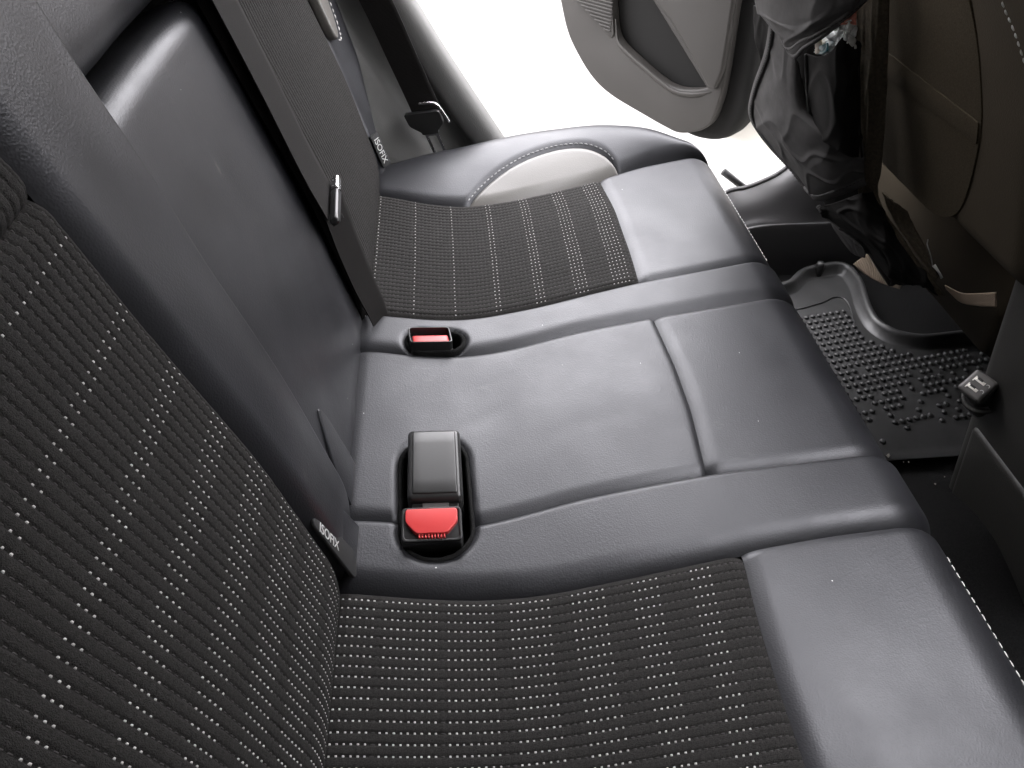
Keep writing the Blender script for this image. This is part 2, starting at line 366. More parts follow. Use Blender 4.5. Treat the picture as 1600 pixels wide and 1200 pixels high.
well_far = capsule((0.058, 0.6935), (0.090, 0.6905), 0.0195)
def param(slo, shi, ylo, yhi, u, v):
    ya = ylo(0.2) + (yhi(0.2) - ylo(0.2)) * v
    for _ in range(3):
        s = slo(ya) + (shi(ya) - slo(ya)) * u; ya = ylo(s) + (yhi(s) - ylo(s)) * v
    return s, ya
def leather_relief(s, y):
    h = 0.0006 * vnoise(s * 12, y * 12, 3) + 0.0003 * vnoise(s * 30 + 5, y * 26, 5)
    # creases pressed in by the buckle and by sitting
    d = (s - 0.125) * 0.55 - (y - 0.565) * 0.83; t = (s - 0.125) * 0.83 + (y - 0.565) * 0.55
    h = h - 0.0005 * np.exp(-(d / 0.010) ** 2 - (t / 0.03) ** 2)
    d = (s - 0.23) * 0.3 - (y - 0.545) * 0.95; t = (s - 0.23) * 0.95 + (y - 0.545) * 0.3
    h = h - 0.0004 * np.exp(-(d / 0.014) ** 2 - (t / 0.07) ** 2)
    return h
def panel(name, slo, shi, ylo, yhi, edges, m, well=None, raised=0.0, cell=0.0028, parent=bench, surf=csurf, relief=leather_relief, extra=None):
    smid = 0.5 * (slo(ylo(.2)) + shi(ylo(.2))); L = float(shi(ylo(.2)) - slo(ylo(.2))); W = float(yhi(smid) - ylo(smid))
    nu = int(L / cell) + 2; nv = int(W / cell) + 2
    def ease(n, L): # cluster samples at the borders
        t = np.linspace(0, 1, n); return t - 0.10 * np.sin(2 * math.pi * t) / (2 * math.pi) * 6 * min(1, 0.05 / L)
    u, v = np.meshgrid(ease(nu, L), ease(nv, W), indexing='ij')
    s, y = param(slo, shi, ylo, yhi, u, v)
    h = np.zeros_like(s) + raised
    dist = (s - slo(y), shi(y) - s, y - ylo(s), yhi(s) - y)
    for d, e in zip(dist, edges):
        if e: h = h - (e[0] + raised) * np.clip(1 - d / e[1], 0, 1) ** 2.3
    if relief: h = h + relief(s, y) * np.clip(np.minimum.reduce([d for d, e in zip(dist, edges) if e]) / 0.02, 0, 1)
    keep = None
    if well is not None:
        sd, cx, cy = well(s, y)
        close = np.abs(sd) < cell * 0.75
        s = np.where(close, cx, s); y = np.where(close, cy, y)
        sd2 = np.where(close, 0, sd)
        h = h - 0.0030 * np.clip(1 - np.maximum(sd2, 0) / 0.006, 0, 1) ** 2
        F = gridfaces(*s.shape); q = sd2.ravel()[F]; keep = ~((q <= 1e-9).all(1))
    if extra is not None: h = h + extra(s, y)
    P = surf(s, y, h)
    return grid(name, P, m, parent, keep=keep, flip=False)
LN = (0.0060, 0.020); LP = (0.0025, 0.008); LF = (0.0050, 0.018)
END = const(SEND); BACK = const(-0.035)
panel('front_panel', gP, END, fN2, fA, (LF, None, LN, LP), M['leather'])
panel('bolster', BACK, END, fA, fB, (None, None, (0.0080, 0.025), LP), M['leather'], well=well_near, raised=0.003)
panel('centre_panel', BACK, gQ, fB, fC, (None, LP, (0.0055, 0.017), LP), M['leather'], well=well_near)
panel('front_panel', gQ, END, fB, fC, (LF, None, (0.0055, 0.017), LP), M['leather'])
panel('bolster', BACK, END, fC, fD, (None, None, (0.0070, 0.024), LP), M['leather'], well=well_far, raised=0.002)
panel('front_panel', gR, END, fD, fE, (LF, None, LN, LP), M['leather'])
panel('bolster', BACK, gP, fN2, fN, (None, LP, None, LP), M['leather'], raised=0.012)

PITCH, CPITCH = 0.0083, 0.0050
def ribs(f, g, amp=0.0015, nd=0.00026):
    """height of the ribbed cloth at row fraction f and column fraction g"""
    r = 1 - np.abs(2 * f - 1) ** 5
    notch = np.clip(1 - np.abs(g - 0.0) / 0.2, 0, 1) + np.clip(1 - np.abs(1 - g) / 0.2, 0, 1)
    return amp * r - nd * notch * r
def fabric_panel(name, fn, L, W, count, m, parent, edges, samples=(8, 4), colmask=None, dots=True, seed=1, nd=0.00026, dark=True, dot=1.0):
    """fn(u, v, h) -> world point, u along the ribs, v across them. count = dots per group"""
    nr = int(round(W / PITCH)); nc = int(round(L / CPITCH))
    nv = nr * samples[0] + 1; nu = nc * samples[1] + 1
    u, v = np.meshgrid(np.linspace(0, 1, nu), np.linspace(0, 1, nv), indexing='ij')
    def edge(u, v):
        h = 0
        for d, e in zip((u * L, (1 - u) * L, v * W, (1 - v) * W), edges):
            if e: h = h - e[0] * np.clip(1 - d / e[1], 0, 1) ** 2
        return h
    def base(u, v): return edge(u, v) + 0.0008 * vnoise(u * L * 22, v * W * 22, seed)
    vw = v * nr + 0.05 * vnoise(u * L * 30, v * nr * 0.3, seed + 3)      # rows wander slightly
    f = vw - np.floor(vw); g = u * nc - np.floor(u * nc)
    jit = 1 + 0.25 * vnoise(np.floor(u * nc) * 3.1, np.floor(vw) * 2.7, seed + 9)
    o = grid(name, fn(u, v, base(u, v) + ribs(f, g, nd=nd) * jit), m, parent)
    if not dots: return o
    V, F = [], []
    V2, F2 = [], []
    for r in range(1, nr):
        for c in range(nc):
            on = count(c)
            uu = (c + 0.5) / nc; vv = (r - 0.05 * float(vnoise(np.array(uu * L * 30), np.array(r * 0.3), seed + 3))) / nr
            du = 0.5 * (0.0018 if on else 0.0034) / L; dv = 0.5 * (0.0017 if on else 0.0012) / W
            du *= dot; dv *= dot
            du *= 1 + 0.25 * (rng.random() - .5); dv *= 1 + 0.25 * (rng.random() - .5); uu += (rng.random() - .5) * 0.0006 / L
            q = []
            hb = float(base(np.array(uu), np.array(vv)))
            for (k, hh) in ((1.0, 0.00005), (0.72, 0.0010 if on else 0.0009)):
                for (a, b) in ((-1, -1), (1, -1), (1, 1), (-1, 1)):
                    q.append((uu + a * du * k, vv + b * dv * k, hb + hh))
            (V if on else V2).append(q); 
    for VV, nm, mm in ((V, 'light_stitches', M['thread']), (V2, 'dark_stitches', M['thread_dark'])):
        if not VV or (nm == 'dark_stitches' and not dark): continue
        q = np.array(VV); n = len(q); P = fn(q[..., 0], q[..., 1], q[..., 2]).reshape(-1, 3)
        f0 = np.array([[4, 5, 6, 7], [0, 1, 5, 4], [1, 2, 6, 5], [2, 3, 7, 6], [3, 0, 4, 7]])
        FF = (np.arange(n)[:, None, None] * 8 + f0[None]).reshape(-1, 4)
        mesh(nm, P, FF, mm, o, kind='stuff', smooth=True)
    return o
def cushion_fn(slo, shi, ylo, yhi):
    def fn(u, v, h):
        s, y = param(slo, shi, ylo, yhi, u, v); return csurf(s, y, h)
    return fn
def mask_near(c):
    c -= 5                       # hidden in the fold
    if c < 0: return True
    if c < 5: return True
    k, i = divmod(c - 6, 10)
    return 0 <= i < 9 - k and c >= 6
def mask_far(c):
    c -= 5
    if c < 0: return False
    k, i = divmod(c, 10)
    return i < [1, 1, 1, 2, 3, 4, 5][min(k, 6)]
fabric_panel('fabric_insert', cushion_fn(const(-0.028), gP, fN, fA), 0.356, 0.302, mask_near, M['fabric'], bench, (None, (0.006, 0.014), (0.005, 0.012), (0.006, 0.014)))
fabric_panel('fabric_insert', cushion_fn(const(-0.028), gR, fD, fE), 0.360, 0.288, mask_far, M['fabric'], bench, (None, (0.006, 0.014), (0.006, 0.014), (0.006, 0.014)), seed=5)

# raised far side bolster
gpts = catmull(np.array([(.108, .975), (.122, 1.003), (.155, 1.043), (.192, 1.073), (.230, 1.094), (.270, 1.108), (.308, 1.112), (.338, 1.104), (.356, 1.090), (.372, 1.066)]), 200)
fG = lambda x: np.interp(x, gpts[:, 0], gpts[:, 1])
hb = sm([(-.05, .004), (0, .008), (.08, .024), (.2, .036), (.33, .040), (.42, .034), (.48, .016), (.56, .0), (.8, .0)])
yO = sm([(-.05, 1.10), (0, 1.105), (.06, 1.118), (.18, 1.138), (.28, 1.152), (.37, 1.160), (.43, 1.155), (.50, 1.135), (.56, 1.125), (.8, 1.12)])
def bolster_z(s, y):
    lo = fE(s); t = np.clip((y - lo) / (yO(s) - lo), 0, 1)
    return hb(s) * np.sin(t * math.pi / 2) ** 1.1
def bolster(name, slo, shi, ylo, yhi, edges, m, skirt=False):
    nu, nv = 150, 46
    u, v = np.meshgrid(np.linspace(0, 1, nu), np.linspace(0, 1, nv), indexing='ij')
    s = slo + (shi - slo) * u; lo = ylo(s); hi = yhi(s); y = lo + (hi - lo) * v
    h = bolster_z(s, y)
    ds = (None, None, y - lo, hi - y)
    for d, e in zip(ds, edges):
        if e: h = h - e[0] * np.clip(1 - d / e[1], 0, 1) ** 2
    h = h + 0.0012 * vnoise(s * 18, y * 18, 12)
    P = csurf(s, y, h)
    if skirt:   # roll over the outer side and drop
        last = P[:, -1:, :]; R = 0.042; add = []
        for a in np.linspace(0.12, 1.45, 12): add.append(last + np.array([0, R * math.sin(a), -R * (1 - math.cos(a))]))
        add.append(add[-1] + np.array([0, 0.004, -0.06])); add.append(add[-1] + np.array([0, 0.0, -0.12]))
        P = np.concatenate([P] + add, 1)
    return grid(name, P, m, bench)
gE = lambda s: np.maximum(fE(s), np.where((s > .112) & (s < .366), fG(s), 0))
bolster('side_bolster', -0.035, SEND, gE, yO, (None, None, (0.008, 0.020), None), M['leather'], skirt=True)
tag(bolster('bolster_inlay', 0.113, 0.365, fE, lambda s: np.maximum(fG(s), fE(s) + 0.0005), (None, None, (0.007, 0.018), (0.004, 0.010)), M['beige']), 'pale grey-beige leather inlay')
# closed core below the covers
core = [(-0.03, -0.06), (0.46, -0.06), (0.50, -0.10), (0.50, -0.30), (-0.03, -0.30)]
prism('seat_core', Frame((0, 0, 0), (1, 0, 0), (0, 0, 1), (0, 1, 0)), core, -0.05, 1.13, M['felt'], bench)

def stitches(name, pts, nrm, length, gap, wid, m, parent, lift=0.0006):
    """row of thread stitches along a 3-D polyline"""
    P = np.asarray(pts, float); seg = np.linalg.norm(np.diff(P, axis=0), axis=1); t = np.r_[0, np.cumsum(seg)]
    N_ = np.asarray(nrm, float); V, F = [], []
    at = lambda d: np.array([np.interp(d, t, P[:, k]) for k in range(3)]); an = lambda d: unit([np.interp(d, t, N_[:, k]) for k in range(3)])
    d = gap; ang = np.linspace(0, math.pi, 5)
    while d + length < t[-1]:
        L0 = length * (0.9 + 0.2 * rng.random()); rows = []
        for k in np.linspace(0, 1, 5):
            p = at(d + L0 * k); n = an(d + L0 * k); tg = unit(at(d + L0 * k + 1e-4) - at(d + L0 * k - 1e-4)); b = np.cross(n, tg)
            w_ = wid * (0.55 + 0.45 * math.sin(math.pi * k)); hh = lift + wid * 0.8 * math.sin(math.pi * k)
            rows.append([p + b * w_ * math.cos(a) + n * hh * math.sin(a) for a in ang])
        n0 = len(V)
        for r in rows: V += r
        for i in range(4):
            for j in range(4): a = n0 + i * 5 + j; F.append([a, a + 1, a + 6, a + 5])
        d += length + gap
    return mesh(name, V, F, m, parent, kind='stuff')
def front_stitch(y0, y1, s0=XR + RR * R_(50)):
    ys = np.linspace(y0, y1, 60); P = csurf(np.full(60, s0), ys, np.full(60, 0.0003)); _, _, nx, nz = prof(np.full(60, s0))
    return P, np.stack([nx, 0 * nx, nz], -1)
for y0, y1 in ((-0.05, 0.375), (0.845, 1.10)):
    P, Nn = front_stitch(y0, y1); stitches('white_stitching', P, Nn, 0.0056, 0.0026, 0.00045, M['thread'], bench)
# short row next to the near front seam
ss = np.linspace(0.125, 0.357, 70); gg = np.maximum(fG(ss), fE(ss)) + 0.0075
P = csurf(ss, gg, bolster_z(ss, gg) - 0.0022); stitches('grey_stitching', P, np.tile([0, -0.3, 0.95], (70, 1)), 0.005, 0.003, 0.0009, M['thread_grey'], bench)
for gf, f0, f1, nm in ((gP, fN, fA, 'seam_stitching'), (gQ, fB, fC, 'seam_stitching')):
    ya = np.linspace(float(f0(.33)) + .01, float(f1(.33)) - .008, 60); sa = gf(ya) + 0.0022
    P = csurf(sa, ya, np.full(60, -0.0085)); stitches(nm, P, np.tile([0, 0, 1.0], (60, 1)), 0.003, 0.003, 0.0005, M['thread_grey'], bench)

# felt-lined wells round the buckles
def well_mesh(name, p0, p1, r, depth):
    p0 = np.array(p0); p1 = np.array(p1); d = unit(np.r_[p1 - p0, 0])[:2]; n = np.array([-d[1], d[0]]); ring = []
    for a in np.linspace(-math.pi / 2, math.pi / 2, 20): ring.append(p1 + r * (d * math.cos(a) + n * math.sin(a)))
    for a in np.linspace(math.pi / 2, 3 * math.pi / 2, 20): ring.append(p0 + r * (d * math.cos(a) + n * math.sin(a)))
    ring = np.array(ring); c = ring.mean(0); rows = []
    dirs = (ring - c) / np.linalg.norm(ring - c, axis=1, keepdims=True)
    for off, z in ((0.0012, -0.012), (0.0, -0.0032), (-0.0022, -0.0018), (-0.0045, -0.0024), (-0.0062, -0.008), (-0.0062, -depth)):
        q = ring + dirs * off; rows.append(np.c_[q, z + 0.0006 * np.sin(np.arange(len(q)) * 2.7)])
    P = np.array(rows); P = np.concatenate([P, P[:, :1]], 1)
    V = P.reshape(-1, 3); F = gridfaces(*P.shape[:2]).tolist(); nv = P.shape[1]; F.append([(len(rows) - 1) * nv + i for i in range(nv - 1)])
    return mesh(name, V, F, M['felt'], bench)
well_mesh('buckle_well', (0.072, 0.424), (0.070, 0.506), 0.034, 0.055)
well_mesh('buckle_well', (0.058, 0.6935), (0.090, 0.6905), 0.0195, 0.05)

# ------------------------------------------------------------------ backrests
TH = R_(16)
BF = Frame((0, 0, 0), (0, 1, 0), (-math.sin(TH), 0, math.cos(TH)), (math.cos(TH), 0, math.sin(TH)))   # (across, up, out)
near = tag(empty('backrest_half', (-0.05, 0.25, 0)), 'near rear backrest with ribbed dotted fabric and black leather edge strip', 'backrest')
def lower_curve(s): return -0.010 * np.clip(1 - s / 0.05, 0, 1) ** 2 + 0.006 * np.exp(-((s - 0.16) / 0.1) ** 2)
def mask_back(c):
    c -= 4
    if c < 0: return True
    k, i = divmod(c, 10)
    return i < 8 - k
fab_hi = lambda s: 0.3715 + 0 * s
def near_fn(u, v, h):
    s = -0.02 + 0.397 * u; y = 0.069 + (0.372 - 0.069) * v
    return BF(y, s, h + lower_curve(s))
fabric_panel('fabric_insert', near_fn, 0.397, 0.303, mask_back, M['fabric'], near, (None, (0.006, 0.012), (0.005, 0.012), (0.005, 0.012)), samples=(8, 4), seed=21, dot=0.78)
def near_fn2(u, v, h):
    s = 0.377 + 0.20 * u; y = 0.069 + (0.372 - 0.069) * v
    return BF(y, s, h - 0.35 * (u * 0.2) ** 1.3)
fabric_panel('shoulder_fabric', near_fn2, 0.20, 0.303, None, M['fabric'], near, ((0.006, 0.012), None, (0.005, 0.012), (0.005, 0.012)), samples=(8, 3), dots=False, seed=23)
def strip():
    s = np.r_[np.linspace(-0.03, 0.10, 40), np.linspace(0.105, 0.62, 110)]
    yflat = np.interp(s, [-0.03, 0, .14, .25, .34, .44, .62], [.445, .448, .455, .462, .468, .473, .478])
    rows = []
    for i, si in enumerate(s):
        y0 = 0.3725; y1 = yflat[i]; R = 0.008; q = []
        for t in np.linspace(0, 1, 34):
            y = y0 + (y1 - y0) * t; d = y - y0
            c = 0.004 - 0.011 * max(0, 1 - d / 0.02) ** 2.2 + 0.0015 * math.sin(t * math.pi) * (0.6 + 0.4 * math.sin(si * 9)) + 0.0028 * float(vnoise(np.array(si * 12), np.array(y * 26), 31))
            q.append((y, c))
        for a in np.linspace(0.15, math.pi / 2, 8): q.append((y1 + R * math.sin(a), q[33][1] - R * (1 - math.cos(a))))
        q.append((q[-1][0] + 0.002, q[-1][1] - 0.03)); q.append((q[-1][0] + 0.001, q[-1][1] - 0.05))
        q = np.array(q); bot = -0.02 * max(0, 1 - (si + 0.03) / 0.03) ** 2
        rows.append(BF(q[:, 0], si, q[:, 1] + bot + lower_curve(si)))
    grid('leather_strip', np.array(rows), M['leather'], near)
strip()
slab('backrest_core', BF, -0.05, 0.46, -0.05, 0.62, -0.015, 0.02, 0.12, M['felt'], near)
slab('side_bolster', BF, -0.06, 0.068, -0.03, 0.60, 0.016, 0.03, 0.10, M['leather'], near, na=4, nb=10)
def flap(name, pts, c0, c1, m, parent, bev=0.0018): return prism(name, BF, roundpoly(pts, 0.010), c0, c1, m, parent, bevel=bev)
# slit flap with the printed tag at the foot of the strip
flap('slit_flap', [(0.388, 0.088), (0.4185, 0.066), (0.434, -0.012), (0.428, -0.03), (0.388, -0.03)], 0.000, 0.0046, M['leather'], near)
tg = flap('printed_tag', [(0.3735, 0.080), (0.380, 0.083), (0.392, 0.050), (0.3985, 0.008), (0.3735, 0.000)], 0.003, 0.0064, M['label_black'], near, 0.001)
d1 = BF(0.386, 0.032, 0.0146) - BF(0.379, 0.085, 0.0146)
text('ISOFIX', 'tag_lettering', M['white_print'], tg, framemat(BF(0.3800, 0.0560, 0.0066), unit(d1), unit(BF.a)), 0.0118)

# centre folded armrest and the recess above it
arm = tag(empty('folding_armrest_unit', (-0.05, 0.6, 0)), 'black leather folded centre armrest panel between the two rear backrests', 'armrest')
def arm_disp(a, b): return 0.0022 * vnoise(a * 16, b * 12, 41) + 0.004 * np.sin(np.clip((b) / 0.36, 0, 1) * math.pi) - 0.010 * np.clip(1 - (b + 0.03) / 0.05, 0, 1) ** 2
slab('armrest_pad', BF, 0.435, 0.749, -0.04, 0.374, -0.009, 0.018, 0.055, M['leather'], arm, na=50, nb=90, disp=arm_disp, k=10)
fl = [(0.507, 0.084), (0.513, 0.066), (0.510, 0.004), (0.500, -0.018), (0.45, -0.03), (0.465, 0.03)]
flap('slit_flap', fl, -0.020, -0.0045, M['leather'], arm)
# far backrest
far = tag(empty('backrest_half', (-0.05, 0.93, 0)), 'far rear backrest in ribbed black fabric beside the bright door opening', 'backrest')
slab('upper_pad', BF, 0.40, 0.80, 0.378, 0.72, -0.022, 0.03, 0.10, M['leather'], far, na=24, nb=24, disp=lambda a, b: 0.004 * vnoise(a * 14, b * 14, 43), k=8)
slab('backrest_core', BF, 0.43, 0.80, -0.05, 0.72, -0.062, 0.02, 0.06, M['felt'], far)
def mask_farback(c):
    c -= 4
    return c >= 0 and (c % 10 == 0) and c < 6
def far_fn(u, v, h):
    s = -0.02 + 0.60 * u; y = 0.735 + (1.085 - 0.735) * v
    return BF(y, s, h + lower_curve(s) + 0.004)
fabric_panel('fabric_insert', far_fn, 0.60, 0.35, mask_farback, M['fabric'], far, (None, None, (0.010, 0.02), (0.004, 0.012)), samples=(8, 1), seed=25, nd=0.0, dark=False)
def far_edge():
    s = np.linspace(-0.03, 0.60, 90); rows = []
    y1s = np.interp(s, [-.03, 0, .06, .16, .24, .6], [1.118, 1.118, 1.122, 1.165, 1.178, 1.19])
    for i, si in enumerate(s):
        q = []
        for t in np.linspace(0, 1, 24):
            y = 1.086 + (y1s[i] - 1.086) * t; q.append((y, 0.006 - 0.009 * max(0, 1 - (y - 1.086) / 0.015) ** 2 + 0.016 * t ** 1.5 * np.clip(si / 0.15, 0, 1)))
        R = 0.018
        for a in np.linspace(0.15, 1.6, 8): q.append((y1s[i] + R * math.sin(a), q[23][1] - R * (1 - math.cos(a))))
        q.append((q[-1][0] + .002, q[-1][1] - 0.07)); q = np.array(q); rows.append(BF(q[:, 0], si, q[:, 1]))
    grid('leather_strip', np.array(rows), M['leather'], far)
far_edge()
inl = roundpoly([(1.088, 0.300), (1.088, 0.238), (1.096, 0.206), (1.118, 0.200), (1.140, 0.225), (1.155, 0.30), (1.16, 0.45), (1.09, 0.45)], 0.02)
io = prism('leather_inlay', BF, inl, 0.004, 0.019, M['beige'], far, bevel=0.004); tag(io, 'pale leather inlay at the top edge')
ip = np.array([BF(a, b, 0.019) for a, b in ((1.100, 0.203), (1.122, 0.199), (1.143, 0.226), (1.157, 0.30), (1.162, 0.44))])
stitches('white_stitching', catmull(ip, 60), np.tile(BF.c, (60, 1)), 0.005, 0.003, 0.0010, M['thread'], far)
slab('backrest_core', BF, 0.735, 1.13, -0.05, 0.60, -0.012, 0.02, 0.12, M['felt'], far)
TGF = Frame(BF(1.098, 0.040, 0.013), unit(BF.a * 0.75 + BF.c * 0.66), BF.b, unit(BF.c * 0.75 - BF.a * 0.66))
ft = prism('printed_tag', TGF, roundpoly([(-0.008, -0.026), (0.008, -0.026), (0.008, 0.026), (-0.008, 0.026)], 0.002), -0.003, 0.0, M['label_black'], far, bevel=0.0006)
text('ISOFIX', 'tag_lettering', M['white_print'], ft, framemat(TGF(0, 0, 0.0002), -BF.b, TGF.a), 0.0135)

# ------------------------------------------------------------------ centre lap belt lying on the far backrest
belt = tag(empty('seat_belt', (-0.03, 0.76, 0.1)), 'black webbing seat belt with dark metal tongue hanging over far rear backrest', 'seat belt')
def ribbon(name, pts, side, wid, m, parent, n=80, th=0.0014, across=9, curl=None):
    P = catmull(np.array(pts, float), n); S = catmull(np.array(side, float), n); S /= np.linalg.norm(S, axis=1, keepdims=True)
    wd = np.interp(np.linspace(0, 1, n), np.linspace(0, 1, len(wid)), wid); T = np.gradient(P, axis=0); T /= np.linalg.norm(T, axis=1, keepdims=True)
    Nn = np.cross(T, S); t = np.linspace(-0.5, 0.5, across)
    top = P[:, None] + S[:, None] * (wd[:, None] * t)[..., None]
    if curl is not None: top = top + Nn[:, None] * (curl * (t ** 2))[None, :, None]
    bot = top - Nn[:, None] * th
    ring = np.concatenate([top, bot[:, ::-1]], 1); ring = np.concatenate([ring, ring[:, :1]], 1)
    al = np.r_[0, np.cumsum(np.linalg.norm(np.diff(P, axis=0), axis=1))]
    uv = np.stack(np.broadcast_arrays(al[:, None], np.r_[t, t[::-1], t[:1]][None] * 0.05), -1)
    return grid(name, ring, m, parent, uv=uv)
ribbon('strap', [BF(.757, .62, .010), BF(.757, .45, .010), BF(.757, .30, .0115), BF(.754, .20, .0115), BF(.750, .146, .015)], [BF.a] * 5, [0.066] * 5, M['webbing'], belt)
ribbon('lower_strap', [BF(.750, .150, .018), BF(.744, .10, .014), BF(.739, .05, .012), BF(.736, .01, .012), BF(.735, -.03, .008)], [BF.a + 0.5 * BF.c] * 5, [0.040, 0.040, 0.038, 0.034, 0.03], M['webbing'], belt)
TF = Frame(BF(.746, .150, .020), unit(BF.a + 0.15 * BF.b), unit(BF.b * 0.25 + BF.c), unit(BF.b - 0.25 * BF.c))
to = slab('tongue', TF, -0.036, 0.018, -0.003, 0.007, 0.0035, 0.003, 0.007, M['plastic'], belt, k=4)
slab('metal_bar', TF, 0.0185, 0.042, -0.0026, 0.0066, 0.0032, 0.0026, 0.0064, M['steel'], to, k=4)
tube('stop_button', [BF(.758, .128, .012), BF(.758, .128, .0185), BF(.758, .128, .020)], [0.0062, 0.0062, 0.004], M['plastic'], belt, n=20)

# ------------------------------------------------------------------ buckles
def buckle_box(parent): pass
bk = tag(empty('seat_belt_buckle', (0.072, 0.485, 0.0)), 'tall plain black buckle housing standing in the near well', 'buckle', 'rear seat belt buckles')
v_up = unit((0, 0.080, 0.003)); HF = Frame((0.072, 0.4475, 0.017), unit((1, -0.05, 0)), v_up, unit(np.cross((1, -0.05, 0), v_up)))
slab('housing', HF, -0.0250, 0.0250, -0.003, 0.081, 0.0, 0.005, 0.045, M['plastic'], bk, k=6, na=4, nb=8)
slab('face_plate', HF, -0.0205, 0.0205, 0.002, 0.0770, 0.0012, 0.0016, 0.004, M['plastic'], bk, k=4)
slab('front_step', HF, -0.0210, 0.0210, -0.0095, -0.001, -0.0075, 0.0015, 0.02, M['plastic'], bk, k=4)
slab('slot_lip', HF, -0.0120, 0.0120, -0.0085, -0.0030, -0.0062, 0.0008, 0.004, M['charger_grey'], bk, k=4)
tube('webbing_stub', [HF(0.0, 0.03, -0.040), HF(0.0, 0.03, -0.06)], 0.010, M['plastic'], bk, n=16, ry=0.35)
rb = tag(empty('seat_belt_buckle', (0.070, 0.42, 0.0)), 'black buckle with wide red release button at front of near well', 'buckle', 'rear seat belt buckles')
v2 = unit((0, 0.034, 0.004)); RF = Frame((0.0685, 0.403, 0.010), unit((1, -0.04, 0)), v2, unit(np.cross((1, -0.04, 0), v2)))
ring_o = roundpoly([(-0.0262, 0), (0.0262, 0), (0.0262, 0.034), (-0.0262, 0.034)], 0.005)
ring_i = roundpoly([(-0.0238, 0.0022), (0.0238, 0.0022), (0.0238, 0.032), (-0.0238, 0.032)], 0.004)
slab('housing', RF, -0.0265, 0.0265, -0.0005, 0.0345, -0.0012, 0.003, 0.045, M['plastic'], rb, k=4)
prism('rim', RF, ring_o, -0.003, 0.0004, M['plastic'], rb, bevel=0.0006, holes=[ring_i])
btn = [(-0.0228, 0.0312), (0.0228, 0.0312), (0.0228, 0.018), (0.0135, 0.0062), (-0.0135, 0.0062), (-0.0228, 0.018)]
ro = prism('release_button', RF, roundpoly(btn, 0.0032), -0.004, 0.0032, M['red'], rb, bevel=0.0016, seg=4)
for i in range(9):
    x = -0.0108 + i * 0.0027
    slab('grip_rib', RF, x - 0.0008, x + 0.0008, 0.0026, 0.0068, 0.0018, 0.0006, 0.004, M['red'], ro, k=2)
fb = tag(empty('seat_belt_buckle', (0.071, 0.69, 0.0)), 'small sunk buckle with pinkish red button in the far bolster', 'buckle', 'rear seat belt buckles')
v3 = unit((-0.004, 0.036, -0.004)); FF_ = Frame((0.0705, 0.6765, 0.0085), unit((1, -0.06, 0)), v3, unit(np.cross((1, -0.06, 0), v3)))
fo = roundpoly([(-0.024, 0), (0.024, 0), (0.024, 0.033), (-0.024, 0.033)], 0.005); fi = roundpoly([(-0.0222, 0.0016), (0.0222, 0.0016), (0.0222, 0.0314), (-0.0222, 0.0314)], 0.004)
slab('housing', FF_, -0.0243, 0.0243, -0.0003, 0.0333, -0.0095, 0.003, 0.045, M['plastic'], fb, k=4)
prism('rim', FF_, fo, -0.018, 0.0006, M['plastic'], fb, bevel=0.0006, holes=[fi])
slab('release_button', FF_, -0.0205, 0.0205, 0.003, 0.018, -0.0010, 0.0025, 0.008, M['red'], fb, k=4)

# ------------------------------------------------------------------ far rear pillar trim and its belt
pil = tag(empty('pillar_trim', (0.0, 1.2, 0.0)), 'dark grey moulded pillar trim beside the far rear backrest', 'pillar')
def pillar():
    z = np.linspace(-0.16, 0.55, 60); rows = []
    xe = np.interp(z, [-.16, 0, .074, .148, .221, .35, .55], [.285, .192, .146, .101, .060, -.005, -.09])   # door side edge
    for i, zi in enumerate(z):
        e = xe[i]
        ctl = [(e + 0.000, 1.245), (e + 0.001, 1.215), (e - 0.006, 1.203), (e - 0.020, 1.198), (e - 0.040, 1.200), (e - 0.052, 1.206), (e - 0.060, 1.222), (e - 0.085, 1.226), (e - 0.115, 1.222), (e - 0.128, 1.205), (e - 0.15, 1.195), (e - 0.2, 1.18), (e - 0.3, 1.17)]
        c = catmull(np.array(ctl), 70); c[:, 1] += 0.02 * max(0, zi) ; rows.append(np.c_[c[:, 0], c[:, 1] , np.full(70, zi)])
    grid('trim_panel', np.array(rows), M['pillar'], pil)
    box('trim_back', (-0.32, 1.255, -0.16), (0.02, 1.27, 0.55), M['pillar'], pil)
pillar()
pb = tag(empty('seat_belt', (0.05, 1.18, 0.1)), 'black seat belt running down the far pillar to its parked tongue', 'seat belt')
pc = [(-0.10, 1.205, 0.47), (-0.045, 1.200, 0.35), (0.012, 1.190, 0.222), (0.040, 1.183, 0.150), (0.066, 1.172, 0.085), (0.074, 1.166, 0.062)]
sd = unit((1, -0.25, 0.35))
ribbon('strap', pc, [sd] * 6, [0.046] * 6, M['webbing'], pb)
PF = Frame((0.074, 1.163, 0.045), unit((1, -0.15, 0.15)), unit((-0.35, 0.05, 0.93)), unit(np.cross((1, -0.15, 0.15), (-0.35, 0.05, 0.93))))
if PF.c[1] > 0: PF.c = -PF.c
tp = prism('tongue', PF, roundpoly([(-0.028, 0.028), (0.028, 0.028), (0.027, 0.008), (0.013, -0.004), (0.013, -0.008), (-0.013, -0.008), (-0.013, -0.004), (-0.027, 0.008)], 0.004), -0.004, 0.005, M['plastic'], pb, bevel=0.0015)
prism('metal_blade', PF, [(-0.0105, -0.006), (0.0105, -0.006), (0.0105, -0.046), (-0.0105, -0.046)], -0.001, 0.001, M['steel'], tp, holes=[[(-0.0065, -0.012), (0.0065, -0.012), (0.0065, -0.042), (-0.0065, -0.042)]])
tube('wire_guide', catmull([PF(0.004, 0.044, 0.008), PF(0.020, 0.044, 0.009), PF(0.030, 0.040, 0.009), PF(0.034, 0.028, 0.008), PF(0.036, 0.008, 0.004)], 30), 0.0022, M['steel'], pb, n=8)

